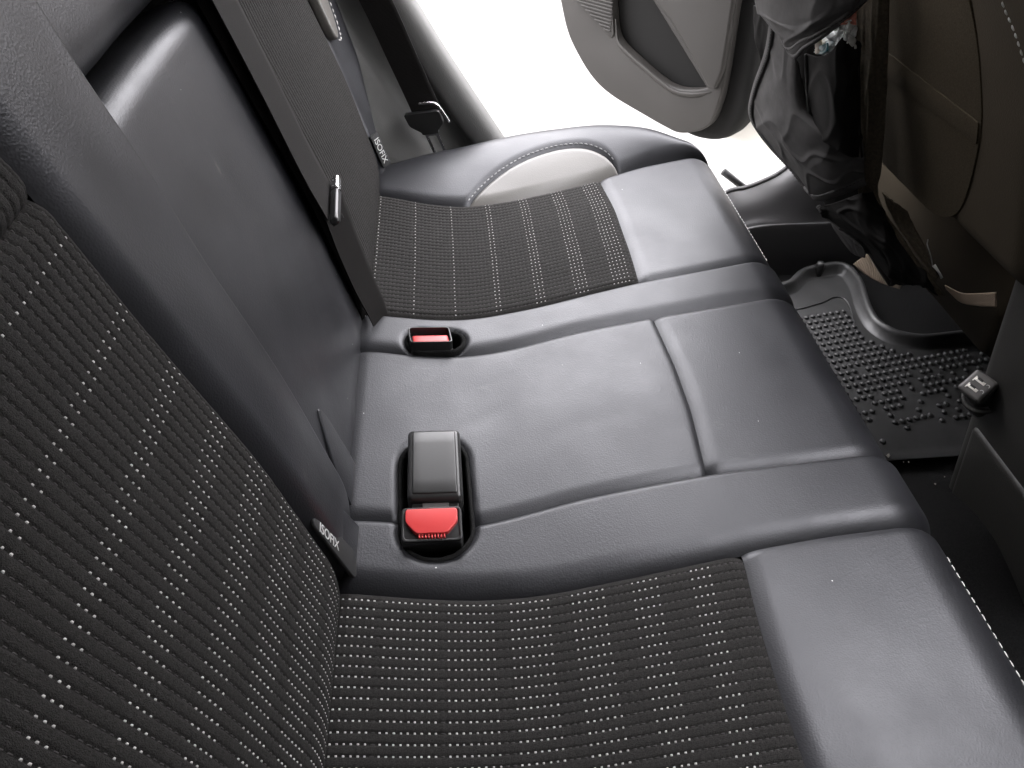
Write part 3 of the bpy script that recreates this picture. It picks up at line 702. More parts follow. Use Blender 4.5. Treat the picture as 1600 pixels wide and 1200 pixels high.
# ------------------------------------------------------------------ open far door
ph = R_(50); DE = np.array([-math.cos(ph), math.sin(ph), 0]); DN = np.array([-math.sin(ph), -math.cos(ph), 0])
DFm = Frame((0.80, 1.32, 0), DE, (0, 0, 1), DN)
door = tag(empty('car_door', (0.80, 1.32, -0.15)), 'open far rear door with grey plastic trim card and dark pocket', 'door')
out = [(0.6595, 0.0414), (0.6367, -0.0145), (0.6047, -0.0559), (0.5529, -0.1), (0.4938, -0.1246), (0.401, -0.1416), (0.3474, -0.15), (0.3043, -0.1539), (0.2628, -0.1551), (0.2168, -0.1446), (0.1834, -0.1202), (0.1641, -0.0743), (0.1646, -0.0112), (0.1705, 0.0704), (0.1797, 0.135)]
top = [(out[-1][0] - 0.01, 0.32), (out[0][0] + 0.02, 0.32), (out[0][0] + 0.03, 0.2)]
plate = [(0.6418, 0.0487), (0.6193, -0.0064), (0.5878, -0.0471), (0.5368, -0.0906), (0.4785, -0.1149), (0.387, -0.1316), (0.3342, -0.1399), (0.292, -0.1424), (0.2469, -0.1242), (0.2232, -0.1019), (0.2131, -0.0698), (0.2081, -0.0175), (0.2108, 0.0658), (0.2135, 0.1324)]
pocket = [(0.3966, 0.0966), (0.4988, 0.0767), (0.4874, 0.0225), (0.4653, -0.0023), (0.4198, -0.0229), (0.3578, -0.0467), (0.3128, -0.0532), (0.2704, -0.0443), (0.2449, -0.0336)]
smooth_ = lambda q: [tuple(v) for v in catmull(np.array(q), 70)]
out_s = smooth_(out); plate_s = smooth_(plate)
base_o = out_s + [top[0], top[1], top[2]]
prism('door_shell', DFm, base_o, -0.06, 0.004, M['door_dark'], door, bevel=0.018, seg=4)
pl_top = [(plate[-1][0], 0.32), (plate[0][0] + 0.02, 0.32), (plate[0][0] + 0.03, 0.2)]
hole = [(pocket[1][0] + .02, 0.24), *[tuple(v) for v in catmull(np.array(pocket[1:]), 40)], (pocket[0][0], pocket[0][1]), (pocket[0][0] + 0.06, 0.14), (pocket[0][0] + .10, 0.24)]
prism('trim_card', DFm, plate_s + pl_top, 0.006, 0.030, M['door_plastic'], door, bevel=0.006, seg=4, holes=[hole])
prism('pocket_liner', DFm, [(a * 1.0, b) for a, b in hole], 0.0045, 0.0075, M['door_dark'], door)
ledge = [DFm(a, b, 0.030) for a, b in [(0.4852, 0.0442), (0.4732, 0.0008), (0.4379, -0.0196), (0.3931, -0.0374), (0.3492, -0.0537), (0.3121, -0.0621), (0.269, -0.0555), (0.2311, -0.0386)]]
tube('pocket_ledge', catmull(ledge, 60), np.r_[np.linspace(0.001, 0.0075, 12), np.full(40, 0.0075), np.linspace(0.0075, 0.001, 8)], M['door_plastic'], door, n=12, ry=0.55)
up_p = [(0.3881, 0.1002), (0.3431, 0.0717), (0.2887, 0.0239), (0.2378, -0.0277), (0.2207, -0.0307), (0.2102, 0.0091), (0.2115, 0.0793), (0.2142, 0.1342)]
prism('arm_panel', DFm, up_p + [(up_p[-1][0], 0.30), (up_p[0][0] + 0.12, 0.30)], 0.026, 0.040, M['door_plastic'], door, bevel=0.006, seg=4)
gr = [(0.5982, 0.0592), (0.491, 0.0045), (0.4851, 0.0136), (0.4977, 0.0788)]
gl = prism('speaker_grille', DFm, roundpoly([gr[0], gr[1], gr[2], gr[3], (gr[3][0], gr[3][1] + .05), (gr[0][0] + .03, gr[0][1] + .05)], 0.008), 0.029, 0.0325, M['door_plastic'], door, bevel=0.001)
a0, a1 = gr[2][0], gr[0][0]
for i in range(13):
    b = gr[2][1] + 0.006 + i * 0.0068
    aL = np.interp(b, [gr[1][1], gr[0][1], gr[0][1] + .05], [gr[1][0], gr[0][0], gr[0][0] + .05]) - 0.008
    if aL - a0 > 0.012: slab('grille_slat', DFm, a0 + 0.008, aL, b - 0.0018, b + 0.0018, 0.0352, 0.0015, 0.003, M['door_plastic'], gl, k=3)
# white painted door shell outside the card
prism('painted_frame', DFm, [(a + (0.02 if a > 0.3 else -0.01), b - 0.012) for a, b in out[:9]] + [(0.12, -0.17), (0.10, 0.32), (0.72, 0.32)], -0.11, -0.063, M['paint'], door, bevel=0.01)

# ------------------------------------------------------------------ far sill
sill = tag(empty('door_sill', (0.65, 1.2, -0.25)), 'dark plastic sill trim curving up to the far centre pillar', 'sill')
r0 = np.array([(0.6081, 1.285, -0.1773), (0.6295, 1.285, -0.158), (0.6595, 1.285, -0.1527), (0.6883, 1.285, -0.1421), (0.7159, 1.285, -0.1276), (0.736, 1.285, -0.1091), (0.7484, 1.285, -0.0855), (0.7539, 1.285, -0.0512)])
r1 = np.array([(0.6096, 1.262, -0.1877), (0.6383, 1.262, -0.1755), (0.6676, 1.262, -0.1675), (0.7021, 1.262, -0.1558), (0.7306, 1.262, -0.136), (0.7512, 1.262, -0.1111), (0.7609, 1.262, -0.0838), (0.7683, 1.262, -0.0498)])
r2 = np.array([(0.6162, 1.247, -0.2139), (0.6442, 1.247, -0.1973), (0.6736, 1.247, -0.1892), (0.7097, 1.247, -0.1842), (0.7504, 1.247, -0.1727), (0.776, 1.247, -0.1433), (0.7867, 1.247, -0.1026), (0.7923, 1.247, -0.0596)])
r3 = np.array([(0.6216, 1.237, -0.225), (0.6492, 1.237, -0.2069), (0.6789, 1.237, -0.2002), (0.7223, 1.237, -0.1996), (0.7697, 1.237, -0.1993), (0.8153, 1.237, -0.1961), (0.8541, 1.237, -0.1789), (0.8791, 1.237, -0.1402)])
r4 = np.array([(0.6305, 1.228, -0.2526), (0.6579, 1.228, -0.2327), (0.6878, 1.228, -0.2259), (0.7309, 1.228, -0.2225), (0.7774, 1.228, -0.2222), (0.8317, 1.228, -0.2222), (0.8771, 1.228, -0.205), (0.9073, 1.228, -0.1631)])
r5 = r4 + np.array([0, -0.004, -0.25])
rows = [r0 + np.array([0, 0.012, -0.02]), r0 + np.array([0, 0.006, 0.001]), r0, r1, r2, r3, r4, r5]
# extend under the bench and forward
rows = [np.concatenate([[r[0] + np.array([-k_, 0, -0.1 * k_]) for k_ in (0.40, 0.30, 0.2, 0.12, 0.07, 0.03)], r, [r[-1] + np.array([0.10, 0, 0.12])]]) for r in rows]
P = catmull(np.array([catmull(r, 60) for r in rows]), 60)
grid('sill_panel', P, M['sill'], sill)
tube('edge_piping', catmull(np.array([r for r in rows[1]]) + np.array([0, 0.0, 0.002]), 60), 0.0045, M['sill'], sill, n=8)
body = tag(empty('body_sill', (0.65, 1.3, -0.3)), 'white painted body sill outside the far door opening', 'car body')
xs = np.linspace(-0.2, 1.3, 30); cs = [(1.296, -0.22), (1.302, -0.195), (1.32, -0.195), (1.37, -0.205), (1.41, -0.225), (1.425, -0.27), (1.42, -0.36)]
grid('sill_paint', np.array([[(x, y, z + 0.30 * max(0, x - 0.72) ** 1.2) for y, z in cs] for x in xs]), M['paint'], body)
st = [(0.626, 1.33, -0.1344), (0.6784, 1.33, -0.1746)]
ss_ = tag(empty('door_check_strap', tuple(st[0])), 'thin dark diagonal strap on the white far sill', 'strap')
a_ = np.array(st[0]); b_ = np.array(st[1]) + np.array([0.004, -0.01, 0]); tube('strap_bar', [a_, (a_ + b_) / 2, b_], 0.005, M['seal'], ss_, n=8, ry=1.4)

# ------------------------------------------------------------------ floor mat
fm = tag(empty('floor_mat', (0.85, 0.95, -0.30)), 'black rubber floor mat with raised rim and round studs', 'floor mat')
ZM = -0.292
inner = [(0.52, 1.108), (0.70, 1.124), (0.742, 1.142), (0.776, 1.178), (0.846, 1.194), (0.848, 1.150), (0.828, 1.075), (0.822, 1.020), (0.842, 0.978), (0.89, 0.955), (1.02, 0.965), (1.10, 0.94), (1.10, 0.735), (0.52, 0.735)]
inner = roundpoly(inner, [0.005, 0.02, 0.015, 0.015, 0.012, 0.02, 0.03, 0.025, 0.025, 0.03, 0.03, 0.02, 0.02, 0.01])
ZF = Frame((0, 0, 0), (1, 0, 0), (0, 1, 0), (0, 0, 1))
prism('mat_base', ZF, inner, ZM - 0.004, ZM, M['rubber'], fm)
def rim():
    Q = np.array(inner); m = len(Q); area = 0.5 * np.sum(Q[:, 0] * np.roll(Q[:, 1], -1) - np.roll(Q[:, 0], -1) * Q[:, 1])
    T = np.roll(Q, -1, 0) - np.roll(Q, 1, 0); T /= np.linalg.norm(T, axis=1, keepdims=True); Nn = np.c_[T[:, 1], -T[:, 0]] * np.sign(area)
    rows = []
    for off, z in ((-0.001, 0.0006), (0.004, 0.003), (0.009, 0.020), (0.011, 0.026), (0.014, 0.028), (0.019, 0.027), (0.021, 0.023), (0.020, -0.002)):
        fade = np.clip((Q[:, 1] - 0.80) / 0.15, 0.08, 1) * np.clip((1.09 - Q[:, 0]) / 0.05, 0.1, 1); rows.append(np.c_[Q + Nn * off, ZM + z * fade * 0.75])
    P = np.array(rows); keep_idx = np.r_[np.arange(m), 0]; P = P[:, keep_idx]
    grid('rim', P, M['rubber'], fm, flip=True)
rim()
gl_ = catmull([(0.60, 1.082, ZM + .001), (0.70, 1.085, ZM + .001), (0.770, 1.103, ZM + .001), (0.805, 1.120, ZM + .001), (0.822, 1.112, ZM + .001), (0.822, 1.085, ZM + .001), (0.806, 1.03, ZM + .001)], 60)
tube('raised_line', gl_, 0.0016, M['rubber'], fm, n=6)
def stud_mesh():
    V = []; F = []; n = 10; prof_ = ((0.0048, 0.0), (0.0046, 0.0026), (0.0035, 0.0038), (0.0016, 0.0043))
    for r, z in prof_:
        for k in range(n): V.append((r * math.cos(2 * math.pi * k / n), r * math.sin(2 * math.pi * k / n), z))
    for i in range(len(prof_) - 1):
        for k in range(n): F.append([i * n + k, i * n + (k + 1) % n, (i + 1) * n + (k + 1) % n, (i + 1) * n + k])
    F.append([(len(prof_) - 1) * n + k for k in range(n)])
    me = bpy.data.meshes.new('stud'); me.from_pydata(V, [], F); me.polygons.foreach_set('use_smooth', np.ones(len(me.polygons), bool)); me.materials.append(M['rubber']); return me
stm = stud_mesh(); ns = 0
e1 = unit((0.96, 0.28, 0)); e2 = unit((-0.28, 0.96, 0))
def inside(p, poly):
    c = False; j = len(poly) - 1
    for i in range(len(poly)):
        if (poly[i][1] > p[1]) != (poly[j][1] > p[1]) and p[0] < (poly[j][0] - poly[i][0]) * (p[1] - poly[i][1]) / (poly[j][1] - poly[i][1]) + poly[i][0]: c = not c
        j = i
    return c
for j in range(0, 23):
    for i in range(0, 32):
        p = np.array([0.705, 1.058, 0]) + np.array([0.0125 * i, 0.0022 * i, 0]) - np.array([0, 1, 0]) * j * 0.0155
        x, y = p[0], p[1]
        if y > 1.064 + 0.2 * max(0, x - 0.7) or not inside((x + 0.012, y + 0.012), inner) or not inside((x + 0.018, y), inner) or not inside((x, y - 0.016), inner) or x > 1.06: continue
        dens = 1.02 - max(0, (0.95 - y)) * 2.6 - max(0, x - 0.86) * 1.5
        if rng.random() > dens: continue
        if ns >= 300: break
        o = bpy.data.objects.new('stud', stm); COL.objects.link(o); o.parent = fm; o.location = Vector((x, y, ZM - 0.0002)) - fm.location; ns += 1
sb = tag(empty('mat_fixing_peg', (0.846, 1.235, -0.27)), 'small round black fixing peg behind the mat corner', 'peg')
pp = np.array([(0.802, 1.1941, -0.255)][0]); sb.location = tuple(pp)
pp = pp - np.array([0, 0, 0.012])
tube('peg_head', [pp + np.array([0, 0, -0.03]), pp, pp + np.array([0, 0, 0.004]), pp + np.array([0, 0, 0.006])], [0.008, 0.008, 0.007, 0.003], M['rubber'], sb, n=16)
cr = []
for u, p in enumerate([(0.7232, 0.721, -0.288), (0.7167, 0.6988, -0.288), (0.7399, 0.7068, -0.288), (0.7474, 0.7062, -0.288), (0.7651, 0.6628, -0.288), (0.7595, 0.4736, -0.288), (0.7689, 0.5684, -0.288), (0.7854, 0.6743, -0.288)]):
    cr.append(p)
V = []; F = []
for i, p in enumerate(cr):
    r = [0.0042, 0.002, 0.0014, 0.0014, 0.0016, 0.0024, 0.0012, 0.0012][i]; n0 = len(V)
    for d in ((1, 0, 0), (0.2, 1, 0.1), (-1, 0.3, 0), (-0.3, -1, 0.1), (0, 0, 0.8), (0, 0, -0.6)): V.append(np.array(p) + r * np.array(d) * (0.6 + 0.8 * rng.random()))
    F += [[n0 + a, n0 + b, n0 + c] for a, b, c in ((0, 1, 4), (1, 2, 4), (2, 3, 4), (3, 0, 4), (1, 0, 5), (2, 1, 5), (3, 2, 5), (0, 3, 5))]
tag(mesh('crumbs', V, F, M['dirt'], smooth=False, kind='stuff'), 'pale crumbs scattered on the dark floor carpet', 'crumbs')

# ------------------------------------------------------------------ centre console with charger
con = tag(empty('centre_console', (0.95, 0.56, -0.30)), 'black plastic centre console end between the front seats', 'console')
CF = Frame((0, 0, 0), (0, 1, 0), (0, 0, 1), (-1, 0, 0))
def cskew(a, b, c): return a + 0.0 * b, b, c - 0.30 * (b + 0.0) * (b < 0.0) * -1 * -1 + 0 * a
def con_skew(a, b, c):   # the end face leans rearward towards the floor less than at the top
    return a, b, c + 0.18 * np.clip(b + 0.02, -0.3, 0.2) * np.where(c > -1.2, 1, 1)
slab('console_body', CF, 0.44, 0.672, -0.32, 0.095, -0.735, 0.022, 0.8, M['console'], con, na=10, nb=16, skew=con_skew, k=8)
slab('lower_box', CF, 0.45, 0.650, -0.31, -0.150, -0.742, 0.012, 0.3, M['console'], con, na=6, nb=6, k=5, skew=lambda a, b, c: (a, b, c + 0.18 * (b + 0.02) + 0.012))
ch = tag(empty('usb_charger', (0.735, 0.64, -0.09)), 'grey two-port USB charger plugged into the console socket', 'charger')
cax = unit((-0.62, -0.25, 0.74)); cx_ = unit(np.cross((0.45, 0.25, 0.5), cax)); 
fx = unit((0.86, 0.32, 0.0)); fx = unit(fx - cax * (fx @ cax)); fy = np.cross(cax, fx)
cc = np.array([(0.7246, 0.64, -0.074)][0])
UF = Frame(cc, fx, fy, cax)
slab('charger_head', UF, -0.0165, 0.0165, -0.0155, 0.0155, 0.0, 0.004, 0.012, M['charger_grey'], ch, k=5, na=3, nb=3)
tube('charger_body', [UF(0, 0, -0.008), UF(0, 0, -0.02), UF(0, 0, -0.045)], [0.0165, 0.0165, 0.0145], M['plastic'], ch, n=28)
for sx in (-0.0062, 0.0052):
    pt = slab('usb_port', UF, sx - 0.0022, sx + 0.0018, -0.0062, 0.0070, 0.0004, 0.0003, 0.003, M['port_metal'], ch, k=2)
    slab('port_tongue', UF, sx + 0.0002, sx + 0.0030, -0.002, 0.0052, 0.0008, 0.0003, 0.003, M['plastic'], pt, k=2)
    slab('port_cap', UF, sx - 0.0045, sx + 0.0030, 0.0070, 0.0084, 0.0007, 0.0003, 0.003, M['port_metal'], pt, k=2)
for sx in (-0.004, 0.005):
    arc = [UF(sx + 0.0022 * math.cos(a), -0.0100 + 0.0022 * math.sin(a), 0.0003) for a in np.linspace(-1.9, 1.5, 12)]
    tube('port_mark', arc, 0.00045, M['white_print'], ch, n=6)
sock = [UF(0.021 * math.cos(a), 0.021 * math.sin(a), -0.042) for a in np.linspace(0, 2 * math.pi, 40)]
tube('socket_ring', sock, 0.003, M['console'], con, n=8, close=False)
tube('socket_cup', [UF(0, 0, -0.041), UF(0, 0, -0.07)], [0.0205, 0.0205], M['plastic'], con, n=28)

# ------------------------------------------------------------------ far front seat seen from behind
fs = tag(empty('front_seat', (0.80, 0.92, -0.2)), 'brown-black far front seat back with seams and white stitching', 'seat')
SF = Frame((0.72, 0, 0), (0, 1, 0), unit((-math.sin(R_(20)), 0, math.cos(R_(20)))), unit((-math.cos(R_(20)), 0, -math.sin(R_(20)))))
def seat_disp(a, b): return 0.004 * np.sin((a - 0.6) * 20) * 0.3 + 0.0012 * vnoise(a * 20, b * 20, 51)
slab('backrest', SF, 0.585, 1.13, 0.055, 0.47, -0.004, 0.055, 0.14, M['seat_leather'], fs, na=40, nb=60, disp=seat_disp, k=14)
rp = roundpoly([(0.722, 0.16), (0.705, 0.24), (0.722, 0.32), (0.78, 0.42), (1.06, 0.42), (1.07, 0.2), (1.05, 0.07), (0.80, 0.07), (0.745, 0.10)], 0.03)
prism('rear_panel', SF, rp, -0.016, -0.0020, M['seat_cloth'], fs, bevel=0.0012, seg=3)
prism('seam_band', SF, roundpoly([(0.7125, 0.214), (0.7115, 0.240), (1.06, 0.240), (1.06, 0.200)], 0.003), -0.006, -0.0006, M['seat_cloth'], fs, bevel=0.0008, seg=3)
slab('seat_cushion', Frame((0, 0, 0), (1, 0, 0), (0, 1, 0), (0, 0, 1)), 0.80, 1.4, 0.72, 1.16, 0.08, 0.03, 0.19, M['seat_leather'], fs, na=10, nb=10, k=8)
slab('side_bracket', Frame((0, 0, 0), (1, 0, 0), (0, 0, 1), (0, -1, 0)), 0.815, 0.98, -0.13, 0.06, -0.71, 0.02, 0.05, M['seat_leather'], fs, na=6, nb=6, k=5)
pst = [np.array(p) + SF.c * 0.003 for p in [(0.5875, 0.6903, 0.3639), (0.5936, 0.675, 0.3473), (0.5985, 0.6583, 0.3339), (0.6081, 0.6328, 0.3073)]]
stitches('white_stitching', catmull(pst, 60), np.tile(SF.c, (60, 1)), 0.005, 0.0026, 0.001, M['thread'], fs)

# ------------------------------------------------------------------ cloth organiser hung on the front seat
og = tag(empty('seat_organiser', (0.68, 1.02, 0.05)), 'crumpled black nylon organiser with pockets hanging behind the front seat', 'organiser')
def cloth(name, rows, m, parent, nu=70, nv=70, fold=0.004, fs_=30, seed=1, th=0.0016, kind=None, gather=None):
    C_ = np.array(rows, float); P = catmull(C_, nu); P = np.swapaxes(catmull(np.swapaxes(P, 0, 1), nv), 0, 1)
    u, v = np.meshgrid(np.linspace(0, 1, nu), np.linspace(0, 1, nv), indexing='ij'); Nn = normals(P)
    def crease(x, y, k, sd): return np.clip(1 - np.abs(vnoise(x, y, sd)) * k, 0, 1) ** 1.6
    g = fs_ * 0.09
    h = fold * (0.75 * crease(u * g + v * g * .8, v * g * .9 - u * g * .4, 7, seed) + 0.5 * crease(u * g * 1.7 - v * g, v * g * 1.3 + u * g, 8, seed + 5)
                + 0.5 * vnoise(u * g * 1.4, v * g * 1.4, seed + 1) + 0.12 * vnoise(u * g * 7, v * g * 7, seed + 2))
    P = P + Nn * h[..., None]
    o = grid(name, P, m, parent, kind=kind)
    md = o.modifiers.new('thickness', 'SOLIDIFY'); md.thickness = th; md.offset = 0
    return o
rows = [[(0.5913, 0.9058, 0.3536), (0.6241, 0.8993, 0.2483), (0.6464, 0.8984, 0.1718), (0.6706, 0.9004, 0.0846), (0.682, 0.9033, 0.0406), (0.7011, 0.8774, 0.0102), (0.7245, 0.8393, -0.0181), (0.753, 0.7924, -0.0522)], [(0.5821, 0.913, 0.3522), (0.6142, 0.9096, 0.2453), (0.6364, 0.9097, 0.1677), (0.6608, 0.9119, 0.0794), (0.673, 0.9123, 0.0363), (0.6941, 0.881, 0.0065), (0.7167, 0.8438, -0.0205), (0.7447, 0.7968, -0.0527)], [(0.5752, 0.9398, 0.3468), (0.6075, 0.9383, 0.2363), (0.631, 0.936, 0.1574), (0.658, 0.9312, 0.0701), (0.6732, 0.9265, 0.0237), (0.694, 0.8957, -0.0061), (0.7178, 0.8557, -0.0333), (0.743, 0.8088, -0.0557)]]
cloth('edge_binding', rows, M['binding'], og, 30, 110, fold=0.002, fs_=40, seed=3, th=0.003)
# upper pocket flap
rows = [[(0.4997, 1.0753, 0.3201), (0.5041, 0.9969, 0.3363), (0.5196, 0.919, 0.3521), (0.5411, 0.8889, 0.358), (0.5675, 0.91, 0.3531)], [(0.5239, 1.0713, 0.2412), (0.5238, 1.0054, 0.2558), (0.5381, 0.9248, 0.2796), (0.5553, 0.8983, 0.2954), (0.5847, 0.9096, 0.2936)], [(0.5306, 1.0627, 0.2299), (0.5316, 1.005, 0.2289), (0.5424, 0.9384, 0.2454), (0.5584, 0.91, 0.268), (0.5856, 0.9129, 0.2859)], [(0.5402, 1.0367, 0.2325), (0.5491, 0.9774, 0.2066), (0.5483, 0.9418, 0.2278), (0.5602, 0.9148, 0.2552), (0.5837, 0.9156, 0.2811)]]
cloth('upper_pocket', rows, M['nylon'], og, 90, 90, fold=0.003, fs_=26, seed=11)
e_ = np.array([r[-1] for r in [rows[3]]][0:1]); hem = catmull(np.array(rows[3]), 50) + np.array([-0.003, -0.002, 0])
tube('pocket_hem', hem, 0.0032, M['nylon'], og, n=8)
def hem_band(name, edge, inner, wid, m=None, n=60):
    e = catmull(np.array(edge, float), n); q = catmull(np.array(inner, float), n); sdir = q - e; sdir /= np.linalg.norm(sdir, axis=1, keepdims=True)
    T = np.gradient(e, axis=0); Nn = np.cross(T, sdir); Nn /= np.linalg.norm(Nn, axis=1, keepdims=True)
    if Nn[:, 0].mean() > 0: Nn = -Nn
    rows_ = []
    for k, hgt in ((0.0, 0.0), (0.0, 0.0022), (0.12, 0.0030), (0.88, 0.0030), (1.0, 0.0022), (1.0, -0.001)): rows_.append(e + sdir * wid * k + Nn * (hgt + 0.0015))
    o = grid(name, np.array(rows_), m or M['nylon'], og)
    stitches('hem_stitching', e + sdir * wid * 0.80 + Nn * 0.0045, Nn, 0.0032, 0.0018, 0.0004, M['nylon_dark'], o, lift=0.0003)
hem_band('flap_hem', rows[3], rows[2], 0.013)
# left pocket side
rows = [[(0.5291, 1.0922, 0.2328), (0.5356, 1.063, 0.2313), (0.5406, 1.0368, 0.2308)], [(0.5389, 1.0931, 0.1973), (0.5443, 1.0658, 0.1973), (0.5477, 1.0413, 0.2001)], [(0.55, 1.0856, 0.1691), (0.5562, 1.0735, 0.1643), (0.5533, 1.0522, 0.1846)], [(0.5587, 1.0881, 0.1547), (0.56, 1.0718, 0.1533), (0.5605, 1.0636, 0.1632)]]
cloth('side_gusset', rows, M['nylon_dark'], og, 40, 30, fold=0.002, fs_=16, seed=13)
# large lower pocket
rows = [[(0.5377, 1.0424, 0.2332), (0.5479, 1.0142, 0.2137), (0.5577, 0.9889, 0.1992), (0.5743, 0.9967, 0.1696), (0.5892, 1.0099, 0.1382)], [(0.5495, 1.0647, 0.1806), (0.5566, 1.025, 0.1684), (0.5687, 0.9943, 0.1536), (0.5904, 0.9843, 0.1307), (0.6069, 0.984, 0.1123)], [(0.559, 1.1039, 0.112), (0.5638, 1.0444, 0.1164), (0.5774, 0.9889, 0.1113), (0.5977, 0.9503, 0.1138), (0.6367, 0.9201, 0.1169)], [(0.5689, 1.1169, 0.0673), (0.5766, 1.0508, 0.0705), (0.588, 0.9843, 0.0807), (0.6098, 0.9394, 0.0867), (0.6485, 0.913, 0.0975)], [(0.5919, 1.0869, 0.0367), (0.5961, 1.0327, 0.0433), (0.6023, 0.9777, 0.0516), (0.618, 0.9339, 0.0658), (0.6544, 0.9123, 0.0777)], [(0.6215, 1.0412, 0.0126), (0.6215, 1.0046, 0.0134), (0.6196, 0.9637, 0.0264), (0.6309, 0.9282, 0.0443), (0.66, 0.9096, 0.0621)], [(0.6393, 1.0165, -0.0072), (0.6372, 0.9922, -0.0048), (0.6352, 0.9634, 0.0036), (0.64, 0.9257, 0.0316), (0.6628, 0.9073, 0.0556)]]
cloth('lower_pocket', rows, M['nylon'], og, 110, 110, fold=0.0034, fs_=28, seed=17)
hem_band('pocket_hem', rows[6], rows[5], 0.012)
hem_band('side_hem', [r[0] for r in rows], [r[1] for r in rows], 0.012)
# dark pouch
rows = [[(0.5701, 0.9823, 0.2043), (0.563, 0.9348, 0.2175), (0.5618, 0.9037, 0.2341), (0.568, 0.8976, 0.2518), (0.598, 0.9151, 0.2395)], [(0.5813, 0.9811, 0.1667), (0.5693, 0.9227, 0.189), (0.5702, 0.8932, 0.2038), (0.5809, 0.8914, 0.2155), (0.6093, 0.913, 0.203)], [(0.5948, 0.9776, 0.1244), (0.5841, 0.9189, 0.1426), (0.5836, 0.89, 0.1614), (0.5952, 0.8885, 0.1696), (0.6212, 0.9118, 0.1633)], [(0.6038, 0.9689, 0.1054), (0.5981, 0.9199, 0.1158), (0.6018, 0.8935, 0.1242), (0.6149, 0.8971, 0.128), (0.6348, 0.9121, 0.1231)], [(0.6115, 0.9532, 0.1003), (0.6116, 0.923, 0.1033), (0.6185, 0.907, 0.1016), (0.6311, 0.9057, 0.0981), (0.6459, 0.9117, 0.0929)]]
cloth('dark_pouch', rows, M['nylon_dark'], og, 70, 60, fold=0.0035, fs_=18, seed=19)
tube('pouch_seam', catmull(np.array([r[4] for r in rows]), 40) + np.array([-0.004, -0.003, 0]), 0.0018, M['nylon'], og, n=6)
tube('pouch_edge', catmull(np.array([r[0] for r in rows]), 40) + np.array([-0.003, -0.001, 0]), 0.0022, M['nylon'], og, n=6)
# bottom pouch sagging forward
rows = [[(0.637, 0.9684, -0.0096), (0.6343, 0.9283, 0.0166), (0.6397, 0.8952, 0.0441), (0.6683, 0.8985, 0.0486)], [(0.6459, 0.9516, -0.0174), (0.6402, 0.9011, 0.0146), (0.6511, 0.8737, 0.0343), (0.6825, 0.8805, 0.0241)], [(0.6609, 0.9237, -0.0229), (0.6551, 0.8713, 0.0042), (0.6673, 0.8468, 0.0152), (0.6982, 0.8564, 0.0029)], [(0.6831, 0.8928, -0.0338), (0.678, 0.842, -0.0152), (0.6885, 0.8202, -0.0059), (0.7161, 0.8264, -0.0174)], [(0.7072, 0.8705, -0.0636), (0.7021, 0.8302, -0.0438), (0.7077, 0.8032, -0.026), (0.7316, 0.8009, -0.0361)], [(0.7222, 0.8619, -0.0805), (0.7166, 0.8296, -0.0548), (0.7216, 0.8001, -0.039), (0.7406, 0.7862, -0.047)]]
cloth('bottom_pouch', rows, M['binding'] if False else M['nylon_dark'], og, 80, 60, fold=0.006, fs_=26, seed=23)
tube('pouch_hem', catmull(np.array([r[0] for r in rows]), 50), 0.0035, M['nylon'], og, n=8)
rows = [[(0.6563, 0.9893, -0.0285), (0.6686, 0.9696, -0.0438), (0.6835, 0.9566, -0.0622)], [(0.6692, 0.9548, -0.0331), (0.6817, 0.931, -0.0432), (0.6964, 0.9324, -0.0734)], [(0.6868, 0.9193, -0.045), (0.6932, 0.9076, -0.0511), (0.7021, 0.9128, -0.0657)]]
cloth('inner_lining', rows, M['nylon'], og, 30, 30, fold=0.003, fs_=14, seed=27)
# back sheet against the seat
rows = [[(0.5316, 1.1193, 0.3104), (0.5621, 1.0304, 0.3283), (0.5919, 0.9432, 0.3458)], [(0.5697, 1.1178, 0.18), (0.6042, 1.0221, 0.1932), (0.6341, 0.9389, 0.2047)], [(0.5971, 1.1262, 0.0725), (0.6335, 1.0175, 0.0971), (0.6607, 0.9391, 0.1119)], [(0.6485, 1.0476, 0.003), (0.6699, 0.988, 0.0115), (0.6861, 0.9357, 0.0281)], [(0.6792, 0.9999, -0.0377), (0.6955, 0.9519, -0.0274), (0.7063, 0.913, -0.0107)], [(0.736, 0.892, -0.0851), (0.746, 0.8599, -0.0751), (0.758, 0.8198, -0.0612)]]
cloth('back_sheet', rows, M['nylon_dark'], og, 60, 40, fold=0.003, fs_=20, seed=29)
# flap on the far side of the binding
rows = [[(0.6854, 0.9024, 0.0457), (0.6983, 0.8798, 0.0401), (0.7106, 0.8707, 0.0331)], [(0.7037, 0.8796, 0.0138), (0.7132, 0.8672, 0.0136), (0.7195, 0.8594, 0.0178)], [(0.7268, 0.8425, -0.0152), (0.7302, 0.8373, -0.012), (0.7328, 0.837, -0.0049)], [(0.7454, 0.8079, -0.0396), (0.7463, 0.8087, -0.0361), (0.7472, 0.8096, -0.0326)]]
cloth('side_flap', rows, M['binding'], og, 50, 24, fold=0.004, fs_=18, seed=33)
